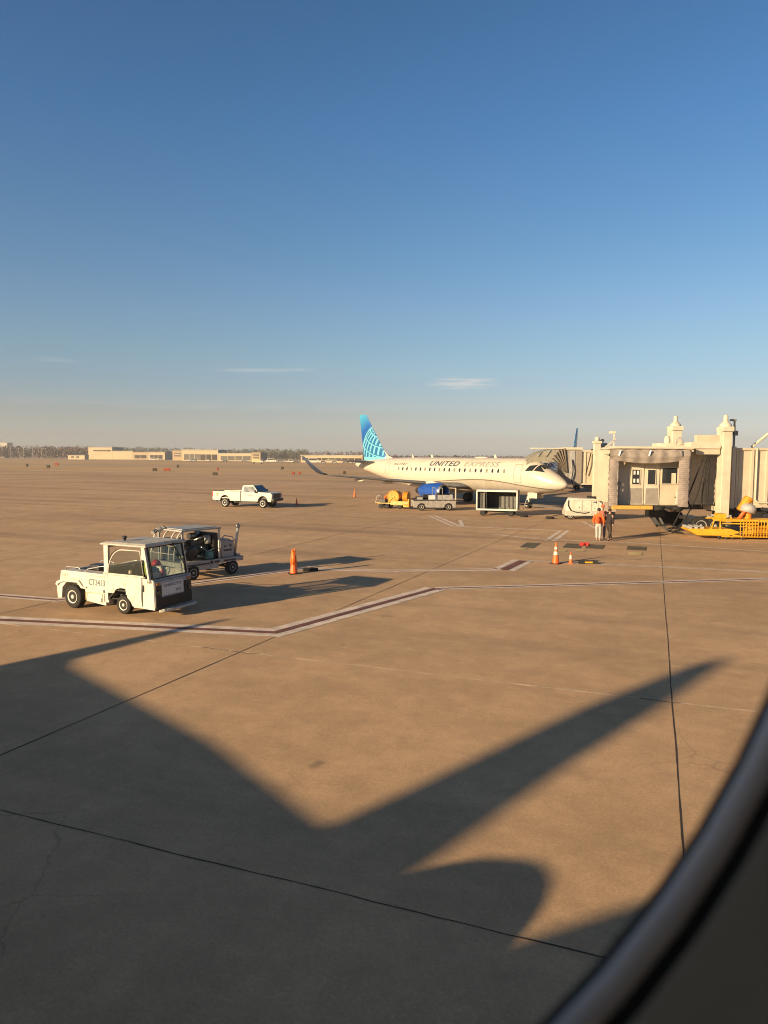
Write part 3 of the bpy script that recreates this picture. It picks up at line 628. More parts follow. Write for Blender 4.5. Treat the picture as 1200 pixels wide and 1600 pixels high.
# far fin, wing, tailplane, engine
def poly_wing(secs, name, m=HULL):           # secs: (x leading edge, y, z, chord)
    kk = MB(); rr = []
    for (x, y, z, c, t, cant) in secs:
        ca, sa = math.cos(R(cant)), math.sin(R(cant)); s = 1 if y >= NC else -1
        rr.append([(x-px*c, y-s*pz*c*sa, z+pz*c*ca) for px, pz in airfoil(10, t)])
    kk.loft(rr, 0, True); return kk.build(name, m, own)
for s in (1, -1):
    Y = lambda y: NC+s*(y-NC)
    poly_wing([(-3.6, Y(NC+.2), 2.2, 12, .10, 0), (-5.4, Y(.6), 2.43, 10, .10, 0), (-8.75, Y(5.0), 2.87, 7.6, .1, 0), (-10.6, Y(7.9), 3.16, 5.6, .1, 0), (-14.5, Y(12.85), 3.66, 2.1, .1, 0), (-14.9, Y(13.4), 3.80, 1.7, .09, 15), (-16.9, Y(14.4), 5.4, .35, .08, 50)], 'wing')
    q = MB(); q.lathe([(.80, 0), (.93, .15), (1.02, .7), (1.04, 1.6), (.95, 2.8), (.70, 4.2), (.5, 4.6)], (-5.55, Y(3.45), 1.81), (-1, 0, 0), 36); en = q.build('engine', HULL, own)
    q = MB(); q.prism([(-6.4, 2.55), (-9.6, 2.2), (-10.5, 2.7), (-8.4, 2.85)], Y(3.45)-.15, Y(3.45)+.15); q.build('pylon', HULL, en)
    poly_wing([(-28.8, Y(NC+.2), 4.9, 3.4, .1, 0), (-31.6, Y(NC+6), 5.4, 1.5, .1, 0)], 'tailplane')
k = MB(); rr = []
for (x, z, c) in ((-23.0, 5.6, 7.0), (-25.5, 7.0, 4.9), (-27.1, 8.1, 4.1), (-29.0, 9.3, 3.1), (-31.3, 11.0, 2.6), (-33.0, 12.1, 1.4), (-33.6, 12.35, .5)):
    rr.append([(x-px*c, NC+pz*c, z) for px, pz in airfoil(10, .09)])
k.loft(rr, 0, True); k.build('tail_fin', HULL, own)
# ------------------------------------------------------------------ white cab tow tractor
def make_tug():
    t = thing('tow_tractor', 'cream white tow tractor with a cab, clear curtain door and CT3413 on its side', 'tow tractor', (-8.37, 21.94, 0), R(-25))
    W = .80
    k = MB()
    side = [(-1.62, .26), (-1.66, .70), (-1.50, .86), (-1.46, 1.13), (-1.40, 1.16), (.12, 1.15), (.12, .20), (-.42, .28), (-.46, .62), (-.62, .80), (-1.22, .80), (-1.40, .62), (-1.44, .28)]
    k.prism(side, -W, -W+.30); k.prism(side, W-.30, W); k.b2(-1.55, .12, -W+.3, W-.3, .35, .95)
    k.b2(-1.45, .0, -W+.3, -W+.42, .95, 1.15); k.b2(-1.45, .0, W-.42, W-.3, .95, 1.15); k.b2(-1.46, -1.36, -W+.42, W-.42, .95, 1.14)
    body = k.build('body', WHITE, t, bevel=.018)
    k = MB()
    for s in (-1, 1):                        # fender lips and the long side ledge
        y0, y1 = (s*W, s*(W+.05)); k.prism([(-1.66, .70), (-1.60, .80), (-1.34, .90), (-.66, .90), (-.50, .72), (-.40, .72), (-.40, .66), (-.56, .66), (-.72, .82), (-1.28, .82), (-1.52, .74), (-1.58, .66)], min(y0, y1), max(y0, y1))
        k.b2(-.40, .08, min(y0, y1)-.0, max(y0, y1)-.015*s, .60, .68); k.b2(-.36, .02, min(y0, y1), max(y0, y1)-.03*s, .30, .42)
    k.build('fender_trim', WHITE, body, bevel=.01)
    k = MB(); k.b2(-1.35, -.02, -W+.43, W-.43, .952, .97); k.build('deck_mat', BLACKR, body)
    for s in (-1, 1):
        k = MB(); y = s*(W-.12); k.tube([(-1.36, y, 1.15), (-1.34, y, 1.24), (-1.30, y, 1.26), (-.86, y, 1.26), (-.78, y, 1.24), (-.70, y, 1.16)], .016)
        k.tube([(-.55, y, 1.16), (-.45, y, 1.24), (-.08, y, 1.36), (.10, y, 1.38)], .016); k.build('guard_rail', ALU, t)
    k = MB(); k.b2(-.85, -.45, -.25, .1, .97, 1.3); k.b2(-.8, -.5, .25, .5, .97, 1.2); k.b2(-1.2, -.95, .05, .45, .97, 1.12); k.build('battery_box', BLACK, t, bevel=.02)
    k = MB(); k.b2(-1.78, -1.64, -.12, .12, .30, .42); k.cyl((-1.72, 0, .26), (-1.72, 0, .50), .025); k.b2(-1.70, -1.60, -.6, .6, .32, .40); k.build('tow_hitch', DARK, t)
    # cab
    k = MB()
    k.b2(.06, .20, -W, W, 1.15, 1.22)
    for s in (-1, 1):
        y = s*(W-.04)
        k.box((.16, y, 1.20), (.16, .08, 1.78)); k.bar((1.96, y, 1.06), (1.76, y, 2.08), .07, .15, up=(0, 1, 0))
        fc = MB(); fc.prism([(1.62, 1.15), (2.10, 1.10), (2.14, .24), (1.42, .26), (1.30, .36), (1.50, .36), (1.60, .5)], s*W-.05*(s > 0), s*W+.05*(s < 0))
        fc.b2(1.28, 2.1, y-.03, y+.03, .25, .33); fc.build('front_corner_panel', WHITE, t, bevel=.01)
    k.b2(.10, .16, -W+.08, W-.08, 1.22, 1.40); k.b2(.10, .16, -W+.08, W-.08, 1.96, 2.08)
    k.build('cab_frame', WHITE, t, bevel=.01)
    k = MB(); k.loft([[(.04, -.88, 2.06), (.04, .88, 2.06), (1.90, .88, 2.06), (1.90, -.88, 2.06)], [(.04, -.88, 2.10), (.04, .88, 2.10), (1.90, .88, 2.10), (1.90, -.88, 2.10)], [(.16, -.76, 2.15), (.16, .76, 2.15), (1.78, .76, 2.15), (1.78, -.76, 2.15)]], 0, False)
    roof = k.build('roof', DIRTY, t, bevel=.012)
    k = MB(); k.cyl((.48, -.35, 2.14), (.48, -.35, 2.21), .05); k.ell((.48, -.35, 2.25), (.09, .07, .05)); k.bar((.55, -.35, 2.17), (1.05, -.25, 2.16), .015); k.build('beacon', DARK, roof)
    k = MB(); k.add([(2.00, -.72, 1.14), (2.00, .72, 1.14), (1.82, .72, 2.02), (1.82, -.72, 2.02)], [(0, 1, 2, 3)]); wsn = k.build('windscreen', GLASS, t)
    k = MB()
    for a, b in (((2.01, -.74, 1.12), (2.01, .74, 1.12)), ((1.82, -.74, 2.04), (1.82, .74, 2.04)), ((2.01, -.73, 1.12), (1.82, -.73, 2.04)), ((2.01, .73, 1.12), (1.82, .73, 2.04))): k.bar(a, b, .04)
    k.build('windscreen_seal', BLACKR, wsn)
    k = MB(); k.bar((1.86, .28, 2.04), (1.97, .62, 1.55), .02); k.bar((1.90, .34, 1.98), (1.99, .70, 1.32), .018); k.box((1.87, .28, 2.06), (.08, .1, .06)); k.build('wiper', BLACK, wsn)
    k = MB(); k.b2(1.84, 2.06, -W+.0, W-.0, 1.0, 1.12); k.prism([(1.98, 1.12), (2.12, 1.06), (2.16, .30), (1.98, .30)], -W+.02, W-.02); k.build('nose_panel', LGREY, t, bevel=.015)
    k = MB(); k.add([(2.146, -.50, .62), (2.146, .42, .62), (2.128, .42, .99), (2.128, -.50, .99)], [(0, 1, 2, 3)]); k.build('notice_plate', mat('plate_white', (.62, .61, .60), .5), t)
    def onnose(a, b): return (2.136+.012-.05*b*.4, a-.03, .80+b)
    letters('CHARLOTTE', .13, lambda a, b: (2.142, a-.03, .86+b), 'notice_lettering', DECAL, t, center=True)
    letters('3413', .12, lambda a, b: (2.149, a+.2, .68+b), 'notice_lettering', DECAL, t, center=True)
    k = MB(); k.b2(2.10, 2.175, -W+.03, W-.03, .27, .58); k.b2(2.10, 2.165, -W+.04, -W+.27, .58, .93); k.b2(2.10, 2.165, W-.34, W-.05, .58, .93)
    gr = k.build('grille', BLACK, t, bevel=.008)
    k = MB()
    for z in [.31+.045*i for i in range(6)]: k.b2(2.172, 2.182, -W+.08, W-.08, z, z+.012)
    k.build('grille_slats', DARK, gr)
    for s in (-1, 1):
        k = MB(); k.cyl((2.15, s*.66, .74), (2.195, s*.66, .74), .075, seg=16); k.build('headlight', GLASSD, t)
        k = MB(); k.b2(2.12, 2.16, s*.66-.06, s*.66+.06, .96, 1.02); k.build('indicator_lamp', mat('amber_lens', (.5, .2, .03), .2), t)
    k = MB(); k.prism([(2.16, .16), (2.34, .18), (2.34, .26), (2.16, .25)], -.62, .78); k.tube([(2.18, -.66, .2), (2.30, -.60, .2), (2.36, -.5, .22), (2.36, .72, .22), (2.2, .8, .24)], .045); k.build('bumper', DIRTY, t, bevel=.01)
    # fabric lower door skirt and clear vinyl upper panel
    def cloth(u, v):
        x = .24+1.30*u; z = .50+.66*v; dy = .012*math.sin(u*23+v*3)+.028*math.sin(u*9-v*5)*(1-v)**.7+.02*math.exp(-((u-.78)/.08)**2)*math.sin(v*PI)
        if z < .5+.30*0 and x < .5: pass
        return (x, -W-.012-abs(dy)-.01, z)
    k = MB()
    def cl2(u, v):
        x0 = .24+.0*v; xb = .24+1.42*u; arch = max(0.0, 1-((xb-.85)/.40)**2) if abs(xb-.85) < .40 else 0
        zb = (.30 if xb > 1.0 else .52)+(.28*arch**.5 if arch > 0 else 0); zb = max(zb, .62) if xb < 1.05 else max(.30, zb)
        z = zb+(1.16-zb)*v; w_ = .018*math.sin(xb*17+v*2.5)+.03*math.sin(xb*7.5-v*4)*(1-v)+.03*math.exp(-((xb-1.32)/.07)**2)*math.sin(v*PI)
        return (xb, -W-.012-abs(w_), z)
    TARP = mat('white_tarpaulin', (.53, .50, .44), .7, var=.10, scale=5)
    k.grid(cl2, 46, 20); k.build('door_skirt', TARP, t, fix=False)
    k = MB(); k.grid(lambda u, v: (cl2(u, v)[0], -cl2(u, v)[1], cl2(u, v)[2]), 46, 20); k.build('door_skirt', TARP, t, fix=False)
    pts = [(.26, 1.20)]+[(.26+.62*(1-math.cos(a)), 1.20+.74*math.sin(a)) for a in [PI/2*i/8 for i in range(1, 9)]]+[(1.60, 1.945), (1.74, 1.20)]
    for s in (-1, 1):
        k = MB(); y = s*(W+.005); k.add([(p[0], y, p[1]) for p in pts], [tuple(range(len(pts)))]); dw = k.build('door_window', VINYL, t)
        k = MB(); k.tube([(p[0], y+s*.008, p[1]) for p in pts]+[(.26, y+s*.008, 1.20)], .019, 6); k.b2(.24, 1.78, y-.012, y+.018, 1.165, 1.185); k.build('window_binding', WHITE, dw)
        k = MB(); k.tube([(.235, y, .40), (.235, y, 1.30), (.27, y, 1.55), (.40, y, 1.78), (.62, y, 1.92), (1.2, y, 1.95), (1.5, y, 1.95)], .013, 6); k.build('door_seal', BLACKR, t)
    for s in (-1, 1):
        k = MB(); k.bar((.24, s*(W-.01), .44), (.56, s*(W-.01), .72), .05, .03, up=(0, 1, 0)); k.bar((.56, s*(W-.01), .72), (1.12, s*(W-.01), .72), .05, .03, up=(0, 1, 0)); k.bar((1.12, s*(W-.01), .72), (1.34, s*(W-.01), .40), .05, .03, up=(0, 1, 0)); k.build('wheel_arch', BLACK, t)
    k = MB(); k.b2(.2, 2.0, -W+.06, W-.06, .42, .46); k.build('cab_floor', BLACK, t)
    # inside the cab
    for y in (-.36, .34):
        k = MB(); k.b2(.38, .80, y-.24, y+.24, .62, .78); k.b2(.28, .40, y-.24, y+.24, .75, 1.35); k.b2(.4, .75, y-.15, y+.15, .46, .62); k.build('seat', mat('seat_vinyl', (.03, .03, .035), .6), t, bevel=.03)
    k = MB(); k.prism([(1.62, .46), (1.95, .46), (1.98, 1.10), (1.78, 1.10), (1.66, .95)], -W+.08, W-.08); k.build('dashboard', DARK, t)
    k = MB(); n = 20; k.tube([(1.48+.05*math.sin(2*PI*i/n), -.32+.18*math.cos(2*PI*i/n), 1.12+.17*math.sin(2*PI*i/n)) for i in range(n)], .014, 6, closed=True); k.cyl((1.48, -.32, 1.12), (1.72, -.32, .98), .02); k.build('steering_wheel', BLACK, t)
    wheel(t, (-.95, -W+.10, .36), .36, .26, WHITE, -1, .56); wheel(t, (-.95, W-.10, .36), .36, .26, WHITE, 1, .56)
    wheel(t, (.85, -W+.13, .28), .28, .20, WHITE, -1, .58); wheel(t, (.85, W-.13, .28), .28, .20, WHITE, 1, .58)
    k = MB(); k.cyl((-.95, -.6, .36), (-.95, .6, .36), .07); k.cyl((.85, -.6, .28), (.85, .6, .28), .05); k.b2(-1.3, 1.9, -.35, .35, .26, .40); k.build('chassis', BLACK, t)
    letters('CT3413', .26, lambda a, b: (-.27+a*.78, -W-.004, .79+b), 'fleet_number', mat('number_green_grey', (.10, .13, .12), .5), t, space=1.0, offset=.004)
    letters('CT3413', .25, lambda a, b: (.40-a*.78, W+.004, .79+b), 'fleet_number', mat('number_green_grey', (0, 0, 0)), t, offset=.004)
    k = MB()
    for a, b in (((-.30, 1.075), (.08, 1.075)), ((-.40, .565), (.06, .565)), ((-.40, .33), (-.40, .565)), ((.06, .33), (.06, .565)), ((-1.40, .93), (-.60, .93))): k.bar((a[0], -W-.052 if a[1] < .6 else -W-.003, a[1]), (b[0], -W-.052 if b[1] < .6 else -W-.003, b[1]), .012)
    k.build('panel_seams', mat('ochre_lettering', (.42, .30, .12), .6), t)
    for y in (-.62, .62): k = MB(); k.b2(-1.665, -1.64, y-.06, y+.06, .58, .66); k.build('tail_light', RED, t)
    k = MB(); k.box((1.72, -W-.01, .85), (.03, .03, .20)); k.build('grab_handle', DARK, t)
    letters('IGEY', .15, lambda a, b: (-1.42+a, -W-.004, .98+b), 'worn_lettering', mat('faded_lettering', (.30, .30, .25), .6), t)
    letters('TUG', .13, lambda a, b: (-.30+a, -W-.037, .315+b), 'worn_lettering', mat('ochre_lettering', (.42, .30, .12), .6), t)
    return t
tug = make_tug()
def cab_x(x):                                # the cab sits forward on the frame
    if x <= -.5: return x
    if x <= .12: return -.5+(x+.5)*.92/.62
    if x <= 1.9: return .42+(x-.12)*1.66/1.78
    return x+.18
for ch in tug.children:
    nm = ch.name.split('.')[0]
    if nm == 'wheel':
        if ch.data.vertices[0].co.x > 0:
            for o_ in [ch]+list(ch.children):
                for v_ in o_.data.vertices: v_.co.x += .22
        continue
    if nm == 'fleet_number': continue
    for o_ in [ch]+list(ch.children):
        for v_ in o_.data.vertices: v_.co.x = cab_x(v_.co.x)
vest = MB(); vest.grid(lambda u, v: (1.70+.05*math.sin(u*9)+.03*v, -.70+.20*u+.02*math.sin(v*7), 1.98-.75*v), 10, 14)
T0 = Matrix.Translation((-8.37, 21.94, 0)) @ Matrix.Rotation(R(-25), 4, 'Z') @ Matrix.Translation((.14, 0, 0))
def intug(p): v = T0 @ Vector(p); return v
def place_free(mb, name, m, label, cat, org, bevel=0.0, group=None, smooth=None):   # one-mesh thing whose geometry was written in the tractor's frame
    mb.v = [tuple((T0 @ Vector(v))-Vector(org)) for v in mb.v]; o = mb.build(name, m, None, bevel=bevel); o.location = org; return props(o, label, cat, group)
place_free(vest, 'safety_vest', mat('hivis_lime', (.30, .42, .06), .8, var=.15), 'lime safety vest hanging behind the tractor windscreen', 'vest', intug((1.7, -.6, 1.3)))
hm = MB(); hm.lathe([(.14, 0), (.135, .05), (.11, .10), (.05, .145), (.01, .15)], (1.72, -.22, 1.48), (0, 0, 1), 20); hm.lathe([(.17, -.01), (.172, .0), (.13, .012)], (1.72, -.22, 1.48), (0, 0, 1), 20)
place_free(hm, 'hard_hat', RED, 'red cap resting above the dash inside the tractor cab', 'cap', intug((1.72, -.22, 1.48)))
bx = MB(); bx.b2(1.78, 1.90, -.58, -.22, 1.105, 1.26); place_free(bx, 'paper_box', mat('paper_box', (.60, .42, .38), .7), 'pale box with pink lettering on the tractor dash', 'box', intug((1.84, -.4, 1.11)), bevel=.008)
bg_ = MB(); bg_.lathe([(.03, 0), (.06, .02), (.07, .10), (.05, .17), (.025, .22), (.03, .25)], (1.84, -.10, 1.105), (0, 0, 1), 14); place_free(bg_, 'red_bottle', RED, 'red bottle standing on the tractor dash beside the pale box', 'bottle', intug((1.84, -.1, 1.105)))

# ------------------------------------------------------------------ engine trailer behind the tractor
def make_cart():
    t = thing('air_start_cart', 'trailer with exposed engine under a flat canopy, upright tow bar at its end', 'air start cart', (-7.28, 27.9, 0), R(52))
    k = MB(); k.b2(-1.5, 1.5, -.84, -.76, .52, .70); k.b2(-1.5, 1.5, .76, .84, .52, .70); k.b2(-1.5, -1.42, -.76, .76, .52, .70); k.b2(1.42, 1.5, -.76, .76, .52, .70); k.b2(-1.42, 1.42, -.76, .76, .62, .66)
    k.b2(-1.1, .3, -.8, -.72, .34, .52); k.b2(-.9, .1, -.6, .6, .36, .5); k.build('deck', LGREY, t, bevel=.01)
    k = MB(); k.b2(-1.42, -.2, -.852, -.845, .545, .60); k.b2(.05, .3, -.852, -.845, .56, .64); k.b2(-.15, -.02, -.852, -.845, .545, .66); k.b2(.5, 1.1, -.852, -.845, .57, .63); k.build('side_placards', DARK, t)
    k = MB(); k.box((-.50, 0, 1.90), (1.86, 1.60, .06)); k.box((-.5, 0, 1.945), (1.6, 1.3, .03)); rf = k.build('canopy_roof', LGREY, t, bevel=.015)
    for x, y in ((-1.36, -.74), (.36, -.74), (.36, .74), (-1.36, .74)):
        k = MB(); k.b2(x-.03, x+.03, y-.03, y+.03, .70, 1.87); k.build('canopy_post', WHITE if x > 0 else LGREY, t)
    for i, y in enumerate((-.74, -.40, .1, .70)):
        k = MB(); pts = [(-1.36-.02, y, 1.86)]+[(-1.36-.38*math.sin(PI/2*a/8), y, .80+1.06*math.cos(PI/2*a/8)) for a in range(0, 9)]; k.tube(pts[1:], .028, 8); k.build('hose_hoop', WHITE, t)
    k = MB()
    for z in (1.05, 1.35, 1.6): k.tube([(-1.36-.38*math.sqrt(max(0, 1-((z-.8)/1.06)**2)), y, z) for y in (-.74, -.2, .3, .70)], .018, 6)
    k.build('hoop_rail', WHITE, t)
    k = MB(); pts = []
    for i in range(90): a = i/90*2*PI*5; pts.append((-1.25-.10*math.cos(a*.5), -.6+1.2*i/90, 1.1+.26*math.sin(a)))
    k.tube(pts, .05, 8); k.build('air_hose', BLACKR, t)
    k = MB(); k.cyl((-1.62, .30, 1.84), (-1.36, .62, 1.86), .06); k.cyl((-1.80, .50, 1.80), (-1.55, .62, 1.84), .075); k.box((-1.5, .45, 1.94), (.12, .18, .10)); k.tube([(-1.5, .4, 1.95), (-1.42, .3, 2.05), (-1.3, .35, 1.95)], .02); k.build('air_coupling', STEEL, t)
    # engine
    k = MB(); k.b2(-.75, .15, -.35, .35, .78, 1.25); k.b2(-.60, .0, -.26, .26, 1.25, 1.42); k.cyl((-.9, 0, 1.0), (.3, 0, 1.0), .20, seg=18); k.cyl((-.2, -.36, .86), (-.2, -.50, .86), .12); k.cyl((-.62, -.36, 1.05), (-.62, -.46, 1.05), .10)
    for i in range(6): k.cyl((-.68+.13*i, -.18, 1.40), (-.68+.13*i, -.18, 1.47), .045, seg=10)
    k.build('engine_block', mat('engine_green_grey', (.07, .08, .07), .5, metal=.3, var=.3), t, bevel=.012)
    k = MB(); k.lathe([(.10, 0), (.29, .0), (.30, .03), (.20, .05), (.20, .22), (.30, .25), (.29, .28), (.10, .28)], (-.92, -.70, 1.02), (0, 1, 0), 26); k.build('hose_drum', BLACK, t)
    k = MB(); k.b2(.18, .42, -.6, .6, .72, 1.7); k.b2(-1.25, -.95, -.1, .7, .72, 1.55); k.build('radiator', DARK, t, bevel=.02)
    k = MB(); k.lathe([(.06, 0), (.34, .02), (.36, .08), (.34, .14), (.06, .16)], (-.98, 0, 1.22), (1, 0, 0), 22); k.build('cooling_fan', BLACK, t)
    k = MB(); k.cyl((-.35, .25, 1.56), (.15, .25, 1.56), .13, seg=18); k.tube([(.15, .25, 1.56), (.28, .22, 1.52), (.30, .1, 1.35), (.25, 0, 1.2)], .05); k.build('muffler', STEEL, t)
    k = MB(); k.cyl((.05, -.42, 1.30), (.05, -.42, 1.62), .12, seg=16); k.build('air_filter', LGREY, t)
    k = MB(); k.tube([(-.5, -.30, 1.45), (-.2, -.50, 1.60), (.05, -.42, 1.5), (.2, -.30, 1.25)], .04); k.tube([(-.75, -.2, 1.3), (-.95, -.5, 1.15), (-.7, -.62, .9), (-.2, -.6, .8)], .035); k.tube([(-.3, -.45, 1.2), (-.1, -.6, 1.0), (.2, -.62, 1.1)], .03); k.build('pipework', STEEL, t)
    k = MB(); k.b2(-.15, .12, -.70, -.5, .72, 1.0); k.build('fuel_tank', mat('teal_tank', (.10, .24, .22), .5), t, bevel=.02)
    k = MB(); k.b2(.48, 1.12, -.72, .45, .70, 1.36); k.b2(.50, .95, -.70, .42, 1.36, 1.42); k.build('control_box', LGREY, t, bevel=.02)
    k = MB(); k.b2(.6, 1.0, -.728, -.722, .95, 1.02); k.b2(.62, .7, -.73, -.722, 1.12, 1.18); k.b2(.9, .98, -.73, -.722, 1.12, 1.2); k.build('latches', DARK, t)
    k = MB(); k.tube([(.44, -.76, .70), (.44, -.76, 1.45), (.60, -.76, 1.58), (1.0, -.76, 1.50), (1.16, -.76, 1.30), (1.16, -.76, .7)], .022); k.build('side_rail', STEEL, t)
    k = MB(); k.bar((1.46, -.35, .72), (1.64, -.35, 1.78), .09, .07); k.lathe([(.05, -.03), (.09, -.035), (.11, 0), (.09, .035), (.05, .03)], (1.66, -.35, 1.86), (0, 1, 0), 18, caps=(False, False)); k.box((1.45, -.35, .70), (.18, .5, .14)); k.build('tow_bar', STEEL, t)
    for x in (-.95, .95):
        for s in (-1, 1): wheel(t, (x, s*.76, .29), .29, .18, LGREY, s, .55)
    k = MB(); k.cyl((-.95, -.7, .29), (-.95, .7, .29), .05); k.cyl((.95, -.7, .29), (.95, .7, .29), .05)
    for x in (-.95, .95):
        for s in (-1, 1): k.box((x, s*.55, .42), (.7, .06, .05))
    k.build('axle', DARK, t)
make_cart()

# ------------------------------------------------------------------ pickup
def make_pickup():
    t = thing('pickup_truck', 'white single-cab pickup truck with chrome wheels parked on the open apron', 'pickup truck', (-12.63, 66.2, 0), R(-19)); W = .98
    def arch(cx, r, z0, n=9): return [(cx-r*math.cos(PI*i/n), z0+r*math.sin(PI*i/n)) for i in range(n+1)]
    bed = [(-3.30, .66)]+arch(-1.97, .52, .60)+[(-.34, .60), (-.34, 1.52), (-3.28, 1.48)]
    k = MB()
    for s in (-1, 1): k.prism(bed, s*W-.09*(s > 0), s*W+.09*(s < 0))
    k.b2(-3.24, -.36, -W+.1, W-.1, .80, .90); k.b2(-.42, -.36, -W+.1, W-.1, .9, 1.50); k.b2(-3.30, -3.22, -W+.09, W-.09, .72, 1.47); k.build('cargo_bed', WHITE, t, bevel=.03)
    k = MB()
    for s in (-1, 1): k.b2(-3.2, -2.0, s*W-.09, s*W+.0, 1.485, 1.515); k.b2(-1.4, -.5, s*W-.06, s*W-.02, 1.5, 1.53)
    k.b2(-3.1, -2.3, -.6, .6, .9, 1.1); k.build('bed_cap', BLACKR, t)
    front = [(-.28, .58), (1.42, .58)]+arch(1.98, .50, .60)+[(2.80, .56), (2.90, .80), (2.90, 1.30), (2.80, 1.38), (1.35, 1.48), (-.28, 1.45)]
    k = MB(); k.prism(front, -W, W); k.build('body', WHITE, t, bevel=.05)
    k = MB(); L = [(-.26, 1.40), (-.18, 2.0), (-.02, 2.06), (.82, 2.08), (.98, 2.04), (1.52, 1.44)]
    n = len(L); k.loft([[(x, -W+.05-(0 if z < 1.6 else -.13), z) for x, z in L], [(x, W-.05+(0 if z < 1.6 else -.13), z) for x, z in L]], 0, False); k.build('cab', WHITE, t, bevel=.05)
    for s in (-1, 1):
        y0 = s*(W-.045); y1 = s*(W-.165)
        k = MB(); k.add([(-.06, y0, 1.47), (1.32, y0, 1.47), (.94, y1, 1.96), (.02, y1, 1.97)], [(0, 1, 2, 3)]); k.v = [(v[0], v[1]+s*.02, v[2]) for v in k.v]; k.build('side_window', GLASSD, t)
        k = MB(); k.box((1.30, s*(W+.14), 1.52), (.12, .18, .26)); k.bar((1.26, s*W, 1.45), (1.28, s*(W+.1), 1.47), .05); k.build('wing_mirror', BLACK, t, bevel=.02)
        k = MB(); k.b2(.10, .24, s*W-.01, s*W+.025, 1.22, 1.26); k.build('door_handle', DARK, t)
        k = MB(); k.box((-.14+.0, s*(W+.002), 1.0), (.012, .008, .8)); k.box((1.28, s*(W+.002), 1.0), (.012, .008, .8)); k.box((-.31, s*(W-.01), 1.0), (.04, .03, .9)); k.build('door_seam', DARK, t)
        k = MB(); k.b2(-.2, 1.4, s*W-.08, s*W+.03, .48, .56); k.build('running_board', BLACK, t)
        k = MB(); k.box((-3.28, s*(W-.05), 1.22), (.08, .17, .42)); k.build('tail_light', RED, t, bevel=.015)
        k = MB(); k.box((2.88, s*(W-.16), 1.14), (.10, .30, .30)); k.build('headlight', mat('lamp_lens', (.45, .45, .43), .15, var=.05), t, bevel=.02)
    k = MB(); k.add([(1.50, -W+.10, 1.475), (1.50, W-.10, 1.475), (1.00, W-.24, 2.02), (1.00, -W+.24, 2.02)], [(0, 1, 2, 3)]); k.v = [(v[0]+.025, v[1], v[2]+.02) for v in k.v]; k.build('windscreen', GLASSD, t)
    k = MB(); k.add([(-.275, -W+.3, 1.5), (-.275, W-.3, 1.5), (-.20, W-.34, 1.94), (-.20, -W+.34, 1.94)], [(0, 1, 2, 3)]); k.v = [(v[0]-.012, v[1], v[2]) for v in k.v]; k.build('rear_window', GLASSD, t)
    k = MB(); k.box((2.92, 0, 1.12), (.08, 1.38, .40)); g = k.build('grille', BLACK, t, bevel=.02)
    k = MB(); k.b2(2.955, 2.97, -.6, .6, 1.10, 1.14); k.ell((2.97, 0, 1.12), (.02, .14, .06)); k.build('grille_bar', DARK, g)
    k = MB(); k.box((3.0, 0, .76), (.22, 1.92, .24)); k.build('bumper', DARK, t, bevel=.04); k = MB(); k.box((-3.42, 0, .66), (.18, 1.8, .16)); k.build('bumper', DARK, t, bevel=.03)
    letters('Envoy', .20, lambda a, b: (.50+a, -W-.006, 1.08+b), 'door_lettering', mat('door_lettering', (.10, .08, .08), .5), t)
    k = MB(); k.prism([(-2.90, 1.25), (-2.62, 1.36), (-2.66, 1.10), (-2.78, 1.0)], -W-.008, -W-.004); k.build('flank_decal', mat('ochre_lettering', (0, 0, 0)), t)
    for x in (-1.97, 1.98):
        for s in (-1, 1): wheel(t, (x, s*(W-.12), .42), .42, .27, mat('bright_wheel', (.55, .53, .48), .35, metal=.3), s, .62)
    k = MB(); k.b2(-3.2, 2.7, -.45, .45, .42, .62); k.cyl((-1.97, -.8, .42), (-1.97, .8, .42), .07); k.cyl((1.98, -.8, .42), (1.98, .8, .42), .06)
    for x in (-1.97, 1.98): k.b2(x-.5, x+.5, -W+.25, W-.25, .5, 1.0)
    k.build('chassis', BLACK, t)
make_pickup()

